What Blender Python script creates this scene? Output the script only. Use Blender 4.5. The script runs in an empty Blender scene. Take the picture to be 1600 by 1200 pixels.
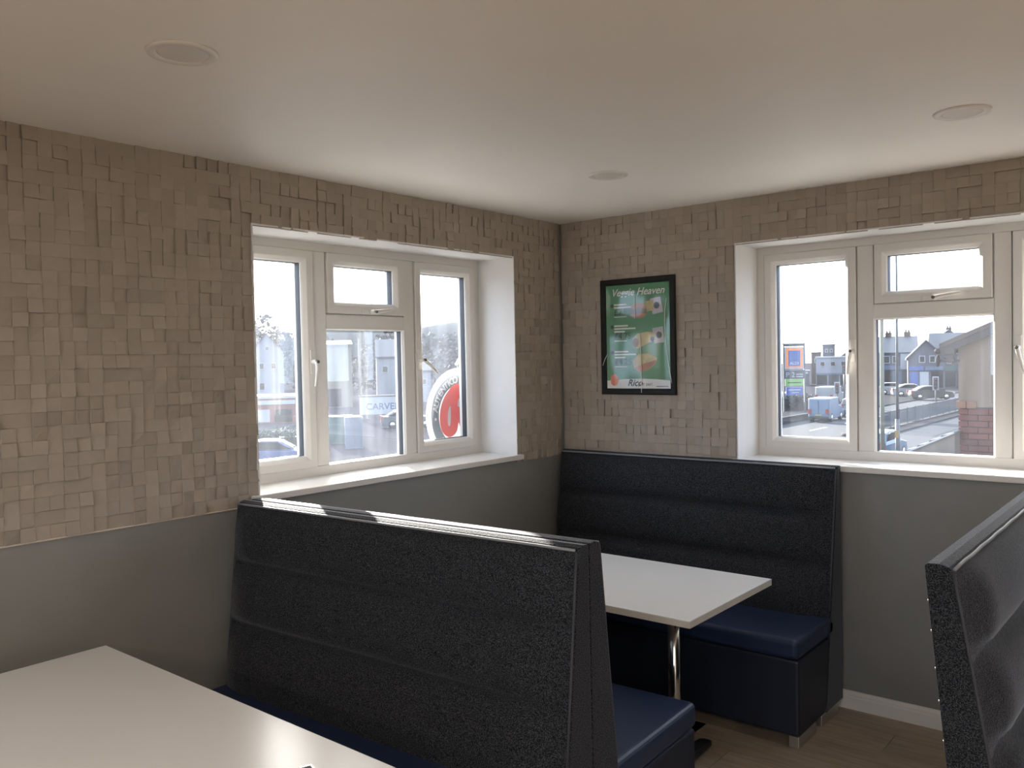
import bpy, bmesh, math, random
from mathutils import Vector, Matrix, Euler

random.seed(7)
S = bpy.context.scene
COL = S.collection
PI = math.pi

# ------------------------------------------------------------------ camera, sky, sun, exposure
CAM = Vector((3.005, -4.110, 1.687))
RIGHT = Vector((0.7705311, 0.6370763, -0.0203886)); FWD = Vector((-0.6374001, 0.7700464, -0.0273808))
RIGHT = (RIGHT - FWD * RIGHT.dot(FWD)).normalized(); FWD.normalize()
UP = RIGHT.cross(FWD)
cam_data = bpy.data.cameras.new('camera'); cam = bpy.data.objects.new('camera', cam_data); COL.objects.link(cam)
cam_data.sensor_width = 36; cam_data.lens = 36 * 1333.0 / 1600; cam_data.clip_start = .02; cam_data.clip_end = 2000
m = Matrix.Identity(4)
for i in range(3):
    m[i][0] = RIGHT[i]; m[i][1] = UP[i]; m[i][2] = -FWD[i]; m[i][3] = CAM[i]
cam.matrix_world = m
S.camera = cam

SUN_DIR = Vector((-0.8228, 0.4970, 0.2756)).normalized()      # towards the sun: low winter sun, 16 degrees up
SUN_STRENGTH = 50.0
SKY_STRENGTH = 6.5
FILL_W = 17.0          # each fill lamp added behind the viewer
FILL_GLOW = 8.0
S.view_settings.view_transform = 'Standard'
S.view_settings.look = 'None'
S.view_settings.gamma = 1
S.view_settings.use_curve_mapping = False
S.view_settings.exposure = 0.06
S.cycles.use_denoising = True
S.cycles.max_bounces = 14; S.cycles.diffuse_bounces = 7; S.cycles.glossy_bounces = 4
S.cycles.transmission_bounces = 8; S.cycles.transparent_max_bounces = 24
S.cycles.caustics_reflective = False; S.cycles.caustics_refractive = False
S.cycles.sample_clamp_indirect = 6.0

sun_d = bpy.data.lights.new('sun', 'SUN'); sun = bpy.data.objects.new('sun', sun_d); COL.objects.link(sun)
sun_d.energy = SUN_STRENGTH; sun_d.angle = math.radians(.7); sun_d.color = (1, .90, .78)
sun.rotation_euler = SUN_DIR.to_track_quat('Z', 'Y').to_euler(); sun.location = SUN_DIR * 60

W = bpy.data.worlds.new('sky'); S.world = W; W.use_nodes = True
nt = W.node_tree; nt.nodes.clear()
out = nt.nodes.new('ShaderNodeOutputWorld'); bg = nt.nodes.new('ShaderNodeBackground')
tc = nt.nodes.new('ShaderNodeTexCoord'); dot = nt.nodes.new('ShaderNodeVectorMath'); dot.operation = 'DOT_PRODUCT'
dot.inputs[1].default_value = SUN_DIR
ramp = nt.nodes.new('ShaderNodeValToRGB')       # hazy sky, brighter and warmer round the sun
cr = ramp.color_ramp
cr.elements[0].position = 0; cr.elements[0].color = (.66, .72, .82, 1)
cr.elements[1].position = 1; cr.elements[1].color = (1.5, 1.42, 1.32, 1)
e = cr.elements.new(.62); e.color = (.60, .74, 1.0, 1)
e = cr.elements.new(.82); e.color = (.98, .98, .98, 1)
mr = nt.nodes.new('ShaderNodeMapRange'); mr.inputs['From Min'].default_value = -1; mr.inputs['From Max'].default_value = 1
nt.links.new(tc.outputs['Generated'], dot.inputs[0]); nt.links.new(dot.outputs['Value'], mr.inputs['Value'])
nt.links.new(mr.outputs['Result'], ramp.inputs['Fac']); nt.links.new(ramp.outputs['Color'], bg.inputs['Color'])
bg.inputs['Strength'].default_value = SKY_STRENGTH
nt.links.new(bg.outputs['Background'], out.inputs['Surface'])

# ------------------------------------------------------------------ helpers
def new_mat(name):
    mt = bpy.data.materials.new(name); mt.use_nodes = True
    return mt, mt.node_tree, mt.node_tree.nodes['Principled BSDF']

def mat(name, col, rough=.6, metal=0., var=.06, scale=12., bump=0., bscale=80., spec=.5, island=0.):
    """procedural material: noise tinted base colour, optional fine bump, optional per piece tint"""
    mt, t, p = new_mat(name); N = t.nodes; L = t.links
    p.inputs['Roughness'].default_value = rough; p.inputs['Metallic'].default_value = metal
    p.inputs['Specular IOR Level'].default_value = spec
    co = N.new('ShaderNodeTexCoord')
    nz = N.new('ShaderNodeTexNoise'); nz.inputs['Scale'].default_value = scale; nz.inputs['Detail'].default_value = 4
    L.new(co.outputs['Object'], nz.inputs['Vector'])
    mx = N.new('ShaderNodeMix'); mx.data_type = 'RGBA'
    mx.inputs['A'].default_value = [max(0, c * (1 - var)) for c in col[:3]] + [1]
    mx.inputs['B'].default_value = [min(1, c * (1 + var)) for c in col[:3]] + [1]
    L.new(nz.outputs['Fac'], mx.inputs['Factor'])
    last = mx.outputs['Result']
    if island:
        g = N.new('ShaderNodeNewGeometry'); oi = N.new('ShaderNodeObjectInfo')
        ad = N.new('ShaderNodeMath'); ad.operation = 'ADD'; fr = N.new('ShaderNodeMath'); fr.operation = 'FRACT'
        L.new(g.outputs['Random Per Island'], ad.inputs[0]); L.new(oi.outputs['Random'], ad.inputs[1]); L.new(ad.outputs[0], fr.inputs[0])
        hs = N.new('ShaderNodeMapRange'); hs.inputs['To Min'].default_value = 1 - island; hs.inputs['To Max'].default_value = 1 + island
        L.new(fr.outputs[0], hs.inputs['Value'])
        hv = N.new('ShaderNodeHueSaturation'); L.new(hs.outputs['Result'], hv.inputs['Value']); L.new(last, hv.inputs['Color'])
        last = hv.outputs['Color']
    L.new(last, p.inputs['Base Color'])
    if bump:
        b = N.new('ShaderNodeBump'); b.inputs['Strength'].default_value = bump; b.inputs['Distance'].default_value = .002
        n2 = N.new('ShaderNodeTexNoise'); n2.inputs['Scale'].default_value = bscale; n2.inputs['Detail'].default_value = 3
        L.new(co.outputs['Object'], n2.inputs['Vector']); L.new(n2.outputs['Fac'], b.inputs['Height']); L.new(b.outputs['Normal'], p.inputs['Normal'])
    return mt

def mat_tweed():
    mt, t, p = new_mat('charcoal_tweed'); N = t.nodes; L = t.links
    p.inputs['Roughness'].default_value = .95; p.inputs['Specular IOR Level'].default_value = .15
    p.inputs['Sheen Weight'].default_value = .5; p.inputs['Sheen Roughness'].default_value = .28; p.inputs['Sheen Tint'].default_value = (.75, .8, .9, 1)
    co = N.new('ShaderNodeTexCoord')
    a = N.new('ShaderNodeTexNoise'); a.inputs['Scale'].default_value = 330; a.inputs['Detail'].default_value = 2
    v = N.new('ShaderNodeTexVoronoi'); v.inputs['Scale'].default_value = 260
    L.new(co.outputs['Object'], a.inputs['Vector']); L.new(co.outputs['Object'], v.inputs['Vector'])
    r = N.new('ShaderNodeValToRGB'); r.color_ramp.elements[0].position = .42; r.color_ramp.elements[0].color = (.004, .0045, .006, 1)
    r.color_ramp.elements[1].position = .68; r.color_ramp.elements[1].color = (.060, .064, .076, 1)
    L.new(a.outputs['Fac'], r.inputs['Fac']); L.new(r.outputs['Color'], p.inputs['Base Color'])
    b = N.new('ShaderNodeBump'); b.inputs['Strength'].default_value = .5; b.inputs['Distance'].default_value = .002
    L.new(v.outputs['Distance'], b.inputs['Height']); L.new(b.outputs['Normal'], p.inputs['Normal'])
    return mt

def schlick(N, L, f0=.04):
    g = N.new('ShaderNodeNewGeometry'); d = N.new('ShaderNodeVectorMath'); d.operation = 'DOT_PRODUCT'
    L.new(g.outputs['Normal'], d.inputs[0]); L.new(g.outputs['Incoming'], d.inputs[1])
    def mth(op, a, b):
        n_ = N.new('ShaderNodeMath'); n_.operation = op
        for i_, q in enumerate((a, b)):
            if q is None: continue
            if isinstance(q, (int, float)): n_.inputs[i_].default_value = q
            else: L.new(q, n_.inputs[i_])
        return n_.outputs[0]
    a = mth('ABSOLUTE', d.outputs['Value'], None); b = mth('SUBTRACT', 1., a); c = mth('POWER', b, 5.); e_ = mth('MULTIPLY', c, 1 - f0)
    return mth('ADD', e_, f0)
def mat_glass(dust_haze=.008):
    """window glass: sharp fresnel reflection over clear glass, with a thin film of dust and wiping streaks"""
    mt, t, p = new_mat('window_glass'); N = t.nodes; L = t.links
    N.remove(p); o = N['Material Output']
    tr = N.new('ShaderNodeBsdfTransparent'); tr.inputs['Color'].default_value = (.94, .96, .965, 1)
    gl = N.new('ShaderNodeBsdfGlossy'); gl.inputs['Roughness'].default_value = .0
    fr = schlick(N, L, .045)
    mx = N.new('ShaderNodeMixShader'); L.new(fr, mx.inputs[0]); L.new(tr.outputs[0], mx.inputs[1]); L.new(gl.outputs[0], mx.inputs[2])
    tl = N.new('ShaderNodeBsdfTranslucent'); tl.inputs['Color'].default_value = (.74, .82, 1.0, 1)  # blue tint: outdoor haze put into the dust film
    co = N.new('ShaderNodeTexCoord'); mp = N.new('ShaderNodeMapping'); mp.inputs['Scale'].default_value = (9, 9, 1.3)
    nz = N.new('ShaderNodeTexNoise'); nz.inputs['Scale'].default_value = 1.6; nz.inputs['Detail'].default_value = 3
    L.new(co.outputs['Object'], mp.inputs['Vector']); L.new(mp.outputs['Vector'], nz.inputs['Vector'])
    rg = N.new('ShaderNodeMapRange'); rg.inputs['From Min'].default_value = .3; rg.inputs['From Max'].default_value = .75
    rg.inputs['To Min'].default_value = dust_haze * .6; rg.inputs['To Max'].default_value = dust_haze * 1.5
    L.new(nz.outputs['Fac'], rg.inputs['Value'])
    m2 = N.new('ShaderNodeMixShader'); L.new(rg.outputs[0], m2.inputs[0]); L.new(mx.outputs[0], m2.inputs[1]); L.new(tl.outputs[0], m2.inputs[2])
    L.new(m2.outputs[0], o.inputs['Surface'])
    return mt

def mat_film():
    mt, t, p = new_mat('clear_plastic_film'); N = t.nodes; L = t.links
    N.remove(p); o = N['Material Output']
    tr = N.new('ShaderNodeBsdfTransparent'); tr.inputs['Color'].default_value = (.97, .97, .97, 1)
    gl = N.new('ShaderNodeBsdfGlossy'); gl.inputs['Roughness'].default_value = .07
    fr = schlick(N, L, .05)
    mx = N.new('ShaderNodeMixShader'); L.new(fr, mx.inputs[0]); L.new(tr.outputs[0], mx.inputs[1]); L.new(gl.outputs[0], mx.inputs[2])
    L.new(mx.outputs[0], o.inputs['Surface'])
    return mt

def mat_backlit(name, col):
    """thin acrylic that lets daylight through"""
    mt, t, p = new_mat(name); N = t.nodes; L = t.links
    p.inputs['Base Color'].default_value = (*col, 1); p.inputs['Roughness'].default_value = .35
    tl = N.new('ShaderNodeBsdfTranslucent'); tl.inputs['Color'].default_value = (*col, 1)
    nz = N.new('ShaderNodeTexNoise'); nz.inputs['Scale'].default_value = 6
    mr_ = N.new('ShaderNodeMapRange'); mr_.inputs['To Min'].default_value = .22; mr_.inputs['To Max'].default_value = .30
    L.new(nz.outputs['Fac'], mr_.inputs['Value'])
    mx = N.new('ShaderNodeMixShader'); L.new(mr_.outputs[0], mx.inputs[0]); L.new(p.outputs[0], mx.inputs[1]); L.new(tl.outputs[0], mx.inputs[2])
    L.new(mx.outputs[0], N['Material Output'].inputs['Surface'])
    return mt

def mat_planks(name, col):
    mt = mat(name, col, .45, var=.1, scale=5, island=.1)
    t = mt.node_tree; N = t.nodes; L = t.links; p = N['Principled BSDF']
    co = N.new('ShaderNodeTexCoord'); mp = N.new('ShaderNodeMapping'); mp.inputs['Scale'].default_value = (1.5, 22, 22)
    nz = N.new('ShaderNodeTexNoise'); nz.inputs['Scale'].default_value = 2.5; nz.inputs['Detail'].default_value = 6; nz.inputs['Distortion'].default_value = 1.2
    L.new(co.outputs['Object'], mp.inputs[0]); L.new(mp.outputs[0], nz.inputs['Vector'])
    src = p.inputs['Base Color'].links[0].from_socket
    mx = N.new('ShaderNodeMix'); mx.data_type = 'RGBA'; mx.blend_type = 'MULTIPLY'; mx.inputs['Factor'].default_value = .55
    rp = N.new('ShaderNodeValToRGB'); rp.color_ramp.elements[0].position = .35; rp.color_ramp.elements[0].color = (.55, .5, .46, 1)
    rp.color_ramp.elements[1].position = .62; rp.color_ramp.elements[1].color = (1, 1, 1, 1)
    L.new(nz.outputs['Fac'], rp.inputs[0]); L.new(src, mx.inputs['A']); L.new(rp.outputs[0], mx.inputs['B'])
    L.new(mx.outputs['Result'], p.inputs['Base Color'])
    return mt

class MB:
    def __init__(s): s.v = []; s.f = []; s.mi = []; s.cur = 0; s.sm = []
    def add(s, vs, fs, smooth=False):
        o = len(s.v); s.v += [tuple(v) for v in vs]
        for f in fs: s.f.append([i + o for i in f]); s.mi.append(s.cur); s.sm.append(smooth)
        return s
    def box(s, x0, y0, z0, x1, y1, z1, M=None):
        vs = [Vector((x, y, z)) for z in (z0, z1) for y in (y0, y1) for x in (x0, x1)]
        if M: vs = [M @ v for v in vs]
        return s.add(vs, [(0, 2, 3, 1), (4, 5, 7, 6), (0, 1, 5, 4), (2, 6, 7, 3), (0, 4, 6, 2), (1, 3, 7, 5)])
    def prism(s, pts, a, b, to3):
        """polygon pts in 2d extruded from a to b; to3(u, v, w) -> 3d"""
        n = len(pts)
        vs = [to3(u, v, a) for u, v in pts] + [to3(u, v, b) for u, v in pts]
        fs = [list(range(n))[::-1], list(range(n, 2 * n))] + [(i, (i + 1) % n, n + (i + 1) % n, n + i) for i in range(n)]
        return s.add(vs, fs)
    def ring(s, u0, u1, z0, z1, sec, to3):
        """mitred rectangular frame; sec = closed list of (inset, depth)"""
        n = len(sec); vs = []
        for i, d in sec:
            vs += [to3(u0 + i, z0 + i, d), to3(u1 - i, z0 + i, d), to3(u1 - i, z1 - i, d), to3(u0 + i, z1 - i, d)]
        fs = []
        for k in range(n):
            k2 = (k + 1) % n
            for c in range(4):
                c2 = (c + 1) % 4
                fs.append((k * 4 + c, k * 4 + c2, k2 * 4 + c2, k2 * 4 + c))
        return s.add(vs, fs)
    def tube(s, pts, r, n=8, cap=True):
        pts = [Vector(p) for p in pts]; rs = r if isinstance(r, (list, tuple)) else [r] * len(pts)
        vs = []; prev = None
        for i, p in enumerate(pts):
            t = (pts[min(i + 1, len(pts) - 1)] - pts[max(i - 1, 0)]).normalized()
            a = prev if prev else (Vector((0, 0, 1)) if abs(t.z) < .9 else Vector((1, 0, 0)))
            x = (a - t * a.dot(t)).normalized(); y = t.cross(x); prev = x
            vs += [p + (x * math.cos(2 * PI * k / n) + y * math.sin(2 * PI * k / n)) * rs[i] for k in range(n)]
        fs = []
        for i in range(len(pts) - 1):
            for k in range(n):
                fs.append((i * n + k, i * n + (k + 1) % n, (i + 1) * n + (k + 1) % n, (i + 1) * n + k))
        if cap: fs += [list(range(n))[::-1], list(range((len(pts) - 1) * n, len(pts) * n))]
        return s.add(vs, fs, True)
    def lathe(s, prof, n=24, M=None):
        """prof: list of (r, z)"""
        M = M or Matrix.Identity(4); vs = []
        for r, z in prof: vs += [M @ Vector((r * math.cos(2 * PI * k / n), r * math.sin(2 * PI * k / n), z)) for k in range(n)]
        fs = [(i * n + k, i * n + (k + 1) % n, (i + 1) * n + (k + 1) % n, (i + 1) * n + k) for i in range(len(prof) - 1) for k in range(n)]
        fs += [list(range(n))[::-1], list(range((len(prof) - 1) * n, len(prof) * n))]
        return s.add(vs, fs, True)
    def loft(s, loops, closed=True, cap=True, smooth=True):
        n = len(loops[0]); vs = [p for l in loops for p in l]; fs = []
        for i in range(len(loops) - 1):
            for k in range(n if closed else n - 1):
                fs.append((i * n + k, i * n + (k + 1) % n, (i + 1) * n + (k + 1) % n, (i + 1) * n + k))
        s.add(vs, fs, smooth)
        if cap: s.add(loops[0], [list(range(n))[::-1]]); s.add(loops[-1], [list(range(n))])
        return s
    def mesh(s, name, mats):
        me = bpy.data.meshes.new(name); me.from_pydata([tuple(v) for v in s.v], [], s.f)
        for mm in (mats if isinstance(mats, (list, tuple)) else [mats]): me.materials.append(mm)
        me.polygons.foreach_set('material_index', s.mi); me.polygons.foreach_set('use_smooth', s.sm)
        bm = bmesh.new(); bm.from_mesh(me); bmesh.ops.remove_doubles(bm, verts=bm.verts, dist=1e-6)
        bmesh.ops.recalc_face_normals(bm, faces=bm.faces); bm.to_mesh(me); bm.free()
        me.update(); return me
    def build(s, name, mats, parent=None, bevel=0., loc=None, seg=2):
        o = bpy.data.objects.new(name, s.mesh(name, mats)); COL.objects.link(o)
        if parent: o.parent = parent
        if loc: o.location = loc
        if bevel:
            b = o.modifiers.new('bevel', 'BEVEL'); b.width = bevel; b.segments = seg; b.limit_method = 'ANGLE'; b.angle_limit = math.radians(40)
            b.harden_normals = False
        return o

def tag(o, label=None, cat=None, group=None, kind=None):
    if label: o['label'] = label
    if cat: o['category'] = cat
    if group: o['group'] = group
    if kind: o['kind'] = kind
    return o
def thing(name, label, cat, loc=(0, 0, 0), rz=0., group=None):
    o = bpy.data.objects.new(name, None); COL.objects.link(o); o.location = loc; o.rotation_euler = (0, 0, rz); o.empty_display_size = .2
    return tag(o, label, cat, group)
def struct(name, loc=(0, 0, 0)):
    o = bpy.data.objects.new(name, None); COL.objects.link(o); o.location = loc; o.empty_display_size = .2; o['kind'] = 'structure'; return o
def dup(root, loc=None, rz=None, label=None):
    r = root.copy(); COL.objects.link(r)
    for ch in root.children:
        c = ch.copy(); COL.objects.link(c); c.parent = r
        for g in ch.children:
            d = g.copy(); COL.objects.link(d); d.parent = c
    if loc: r.location = loc
    if rz is not None: r.rotation_euler = (0, 0, rz)
    if label: r['label'] = label
    return r
def text_mesh(body, size, shear=0., extrude=.0005, align='LEFT', offset=0.):
    cu = bpy.data.curves.new('lettering', 'FONT'); cu.body = body; cu.size = size; cu.shear = shear; cu.extrude = extrude; cu.align_x = align
    cu.offset = offset; cu.resolution_u = 4
    o = bpy.data.objects.new('lettering', cu); COL.objects.link(o)
    dg = bpy.context.evaluated_depsgraph_get(); me = bpy.data.meshes.new_from_object(o.evaluated_get(dg))
    bpy.data.objects.remove(o); bpy.data.curves.remove(cu); return me
def text(body, size, material, parent, M, name='lettering', **k):
    me = text_mesh(body, size, **k); me.materials.clear(); me.materials.append(material); me.transform(M)
    o = bpy.data.objects.new(name, me); COL.objects.link(o); o.parent = parent; return o

# ------------------------------------------------------------------ materials
M_white_upvc = mat('white_upvc', (.64, .62, .595), .28, var=.015, scale=3)
M_plaster_white = mat('white_plaster', (.62, .615, .61), .75, var=.02, scale=6, bump=.15, bscale=60)
M_ceiling = mat('ceiling_paint', (.85, .81, .765), .55, var=.02, scale=1.5, bump=.1, bscale=25, spec=.35)
M_dado = mat('grey_dado_paint', (.195, .195, .19), .45, var=.10, scale=4, bump=.15, bscale=30)
M_block = mat('taupe_wall_block', (.305, .262, .222), .8, var=.10, scale=30, bump=.3, bscale=180, island=.07)
M_back = mat('taupe_wall_backing', (.24, .20, .16), .85)
M_cream_wall = mat('warm_white_paint', (.74, .67, .58), .7, var=.02)
M_tweed = mat_tweed()
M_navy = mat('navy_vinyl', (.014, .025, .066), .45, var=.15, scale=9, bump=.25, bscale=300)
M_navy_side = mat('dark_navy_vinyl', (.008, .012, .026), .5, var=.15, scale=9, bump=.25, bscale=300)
M_pipe_fab = mat('dark_piping', (.03, .035, .045), .7)
M_pipe_lit = mat('grey_piping', (.20, .21, .23), .5)  # paler copy for top runs, window light put into the colour
M_backing = mat('black_backing_cloth', (.008, .008, .01), .9)
M_steel = mat('chrome', (.72, .72, .73), .16, 1., var=.02)
M_alu = mat('brushed_aluminium', (.55, .54, .52), .35, 1., var=.05)
M_laminate = mat('white_laminate', (.74, .745, .755), .25, var=.012, scale=2, spec=.85)
M_lam_edge = mat('laminate_edge', (.50, .47, .42), .5)
M_black_iron = mat('black_iron', (.012, .012, .013), .45)
M_glass = mat_glass(.0095); M_glass_left = mat_glass(.015)
M_spacer = mat('dark_glazing_spacer', (.028, .032, .038), .5)
M_black_plastic = mat('black_poster_frame', (.010, .011, .010), .6, spec=.2)
M_floor = mat_planks('oak_laminate', (.36, .29, .22))
M_joint = mat('plank_joint', (.06, .05, .04), .8)
M_diffuser = mat('lamp_diffuser', (.64, .60, .56), .5)
M_lamp_ring = mat('lamp_ring', (.70, .66, .62), .4)
M_tray = mat('grey_tray_metal', (.20, .205, .21), .55, .2)
M_key = mat('dark_key_cap', (.08, .08, .08), .4)

# ------------------------------------------------------------------ room shell
CEIL = 2.487; RX = 5.8; RY = -7.4; GZ = -3.3; DADO = 1.125
def wall_boxes(mb, a0, a1, holes, to3, z0=GZ, z1=CEIL + .02, d0=0., d1=.34):
    """wall along a, thickness d0..d1 (outwards), with holes (h0,h1,zlo,zhi)"""
    def bx(u0, u1, za, zb):
        vs = [to3(u, z, d) for d in (d0, d1) for z in (za, zb) for u in (u0, u1)]
        mb.add(vs, [(0, 1, 3, 2), (4, 6, 7, 5), (0, 4, 5, 1), (2, 3, 7, 6), (0, 2, 6, 4), (1, 5, 7, 3)])
    cur = a0
    for h0, h1, zl, zh in sorted(holes):
        bx(cur, h0, z0, z1); bx(h0, h1, z0, zl); bx(h0, h1, zh, z1); cur = h1
    bx(cur, a1, z0, z1)
toL = lambda y, z, d: Vector((-d, y, z))          # left wall: plane x=0, outwards is -x
toR = lambda x, z, d: Vector((x, d, z))           # right wall: plane y=0, outwards is +y
LW = (-2.117, -.457); RW = (1.104, 2.819)
LW2 = (-6.4, -4.74); RW2 = (3.55, 5.265)
ZT = 2.262; ZSL = 1.165; ZSR = 1.158
mb = MB(); wall_boxes(mb, RY - .34, .34, [(LW[0], LW[1], ZSL - .028, ZT)], toL)
wall_left = tag(mb.build('wall_left', M_dado), kind='structure')
mb = MB(); wall_boxes(mb, 0, RX, [(RW[0], RW[1], ZSR - .028, ZT), (RW2[0], RW2[1], ZSR - .028, ZT)], toR)
wall_right = tag(mb.build('wall_right', M_dado), kind='structure')
REAR_FILL_HOLE = [(.7, 2.9, .95, 2.262), (3.3, 5.4, .95, 2.262)]  # openings added behind the viewer to let in fill daylight
mb = MB(); wall_boxes(mb, 0, RX, REAR_FILL_HOLE, lambda x, z, d: Vector((x, RY - d, z)))
tag(mb.build('wall_rear', M_cream_wall), kind='structure')
mb = MB(); wall_boxes(mb, RY - .34, .34, [], lambda y, z, d: Vector((RX + d, y, z)))
tag(mb.build('wall_side', M_cream_wall), kind='structure')
tag(MB().box(-.34, RY - .34, CEIL, RX + .34, .34, CEIL + .25).build('ceiling', M_ceiling), kind='structure')
floor = tag(MB().box(-.2, RY - .2, -.25, RX + .2, .2, -.008).build('floor', [M_joint]), kind='structure')
# floor planks: laid along x; the ones that can be seen one by one, the rest joined
PW = .19; PL = 1.25; plank_me = MB().box(0, 0, -.012, PL - .0025, PW - .0025, 0).mesh('floor_plank', M_floor)
rest = MB(); n = 0
r = 0; y = 0.
while y > RY:
    off = -((r * .47) % 1.) * PL
    x = off
    while x < RX:
        if y > -2.6 and x < 2.6 and x + PL > .2 and n < 300:
            o = bpy.data.objects.new('floor_plank', plank_me); COL.objects.link(o); o.parent = floor; o.location = (max(x, -.05), y - PW, 0); n += 1
        else: rest.box(max(0, x), y - PW, -.012, min(RX, x + PL - .0025), y - .0025, 0)
        x += PL
    r += 1; y -= PW
tag(rest.build('floor_boards', M_floor, floor), kind='stuff')

# block cladding above the dado
CELL = .0472
def block_mesh(w, h, seed):
    rnd = random.Random(seed); b = .0015
    d = [rnd.uniform(.002, .0135) for _ in range(1)][0]
    tx, tz = rnd.uniform(-.0062, .0062), rnd.uniform(-.0042, .0042)
    u0, u1, v0, v1 = rnd.uniform(0, .0003), w - rnd.uniform(0, .0003), rnd.uniform(0, .0003), h - rnd.uniform(0, .0003)
    f = lambda u, v: min(.0165, max(.002, d + tx * (u / w - .5) * 2 + tz * (v / h - .5) * 2))
    c = .0004
    vs = [(u0, 0, v0), (u1, 0, v0), (u1, 0, v1), (u0, 0, v1)]
    vs += [(u, -f(u, v) + c, v) for u, v in ((u0, v0), (u1, v0), (u1, v1), (u0, v1))]
    vs += [(u, -f(u, v), v) for u, v in ((u0 + c, v0 + c), (u1 - c, v0 + c), (u1 - c, v1 - c), (u0 + c, v1 - c))]
    fs = [(8, 9, 10, 11)]
    for k in range(4):
        k2 = (k + 1) % 4
        fs += [(k, k2, 4 + k2, 4 + k), (4 + k, 4 + k2, 8 + k2, 8 + k)]
    return vs, fs
KINDS = {}
for kk, (cw, ch) in {'a': (1, 1), 'b': (1, 2), 'c': (2, 1)}.items():
    KINDS[kk] = [block_mesh(CELL * cw, CELL * ch, 11 * i + ord(kk)) for i in range(16)]
def cladding(wall, a0, a1, hole, place, rotz, prio):
    rnd = random.Random(int(a1 * 100) + 5)
    nc = int((a1 - a0) / CELL); nr = int(round((CEIL - DADO) / CELL)); ch = (CEIL - DADO) / nr
    used = set(); items = []
    def free(c, r): return (c, r) not in used and c < nc and r < nr
    for r in range(nr):
        for c in range(nc):
            if (c, r) in used: continue
            q = rnd.random(); k = 'a'
            if q < .20 and free(c, r + 1): k = 'b'
            elif q < .30 and free(c + 1, r): k = 'c'
            cw, chh = {'a': (1, 1), 'b': (1, 2), 'c': (2, 1)}[k]
            for dc in range(cw):
                for dr in range(chh): used.add((c + dc, r + dr))
            u0 = a0 + c * CELL; u1 = u0 + cw * CELL; z0 = DADO + r * ch; z1 = z0 + chh * ch
            bad = False
            for h0, h1, hz0, hz1 in hole:
                if u1 > h0 + .012 and u0 < h1 - .012 and z1 > hz0 + .012 and z0 < hz1 - .012: bad = True
            if bad:
                # trim against the reveal instead of leaving a ragged gap
                for h0, h1, hz0, hz1 in hole:
                    if u0 < h0 - .004 and u1 > h0: items.append((k, u0, z0, (h0 - u0) / (cw * CELL), 1, rnd.randrange(16)))
                    elif u1 > h1 + .004 and u0 < h1: items.append((k, h1, z0, (u1 - h1) / (cw * CELL), 1, rnd.randrange(16)))
                    elif z0 < hz1 and z1 > hz1 + .004 and u0 > h0 - .01 and u1 < h1 + .01: items.append((k, u0, hz1, 1, (z1 - hz1) / (chh * CELL), rnd.randrange(16)))
                continue
            items.append((k, u0, z0, 1, ch / CELL, rnd.randrange(16)))
    items.sort(key=lambda t: prio(t[1], t[2]))
    cache = {}
    rest = MB(); n = 0
    for k, u0, z0, su, sv, vi in items:
        vs, fs = KINDS[k][vi]
        if n < 300 and prio(u0, z0) < 50:
            if (k, vi) not in cache:
                cache[(k, vi)] = MB().add(vs, fs).mesh('wall_block', M_block)
            o = bpy.data.objects.new('wall_block', cache[(k, vi)]); COL.objects.link(o); o.parent = wall
            o.location = place(u0, z0); o.rotation_euler = (0, 0, rotz); o.scale = (su, 1, sv); n += 1
        else:
            P = place(u0, z0); Rm = Matrix.Rotation(rotz, 3, 'Z')
            rest.add([P + Rm @ Vector((v[0] * su, v[1], v[2] * sv)) for v in vs], fs)
    tag(rest.build('block_cladding', M_block, wall), kind='stuff')
def prioL(y, z):
    if y < -3.12: return 99
    return (Vector((0, y, z)) - CAM).length
def prioR(x, z):
    if x > 2.42: return 99
    return (Vector((x, 0, z)) - CAM).length
HL = [(LW[0], LW[1], ZSL - .028, ZT)]
HR = [(RW[0], RW[1], ZSR - .028, ZT), (RW2[0], RW2[1], ZSR - .028, ZT)]
cladding(wall_left, RY, -.002, HL, lambda y, z: Vector((0, y, z)), PI / 2, prioL)
cladding(wall_right, .012, RX, HR, lambda x, z: Vector((x, 0, z)), 0, prioR)
# pale bead along the bottom of the cladding, skirting boards
tag(MB().box(0, RY, DADO - .005, .007, LW[0] - .04, DADO).build('trim_1', mat('taupe_bead', (.55, .48, .40), .5)), kind='structure')
def skirting(name, a0, a1, to3):
    prof = [(0, 0), (.018, 0), (.018, .055), (.014, .062), (.014, .070), (.008, .082), (0, .084)]
    MBx = MB(); n = len(prof)
    vs = [to3(a, z, -d) for a in (a0, a1) for d, z in prof]
    MBx.add(vs, [list(range(n))[::-1], list(range(n, 2 * n))] + [(i, (i + 1) % n, n + (i + 1) % n, n + i) for i in range(n)])
    return tag(MBx.build(name, M_white_upvc), kind='structure')
skirting('baseboard_right', 0, RX, toR)
skirting('baseboard_left', RY, -.019, toL)

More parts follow.
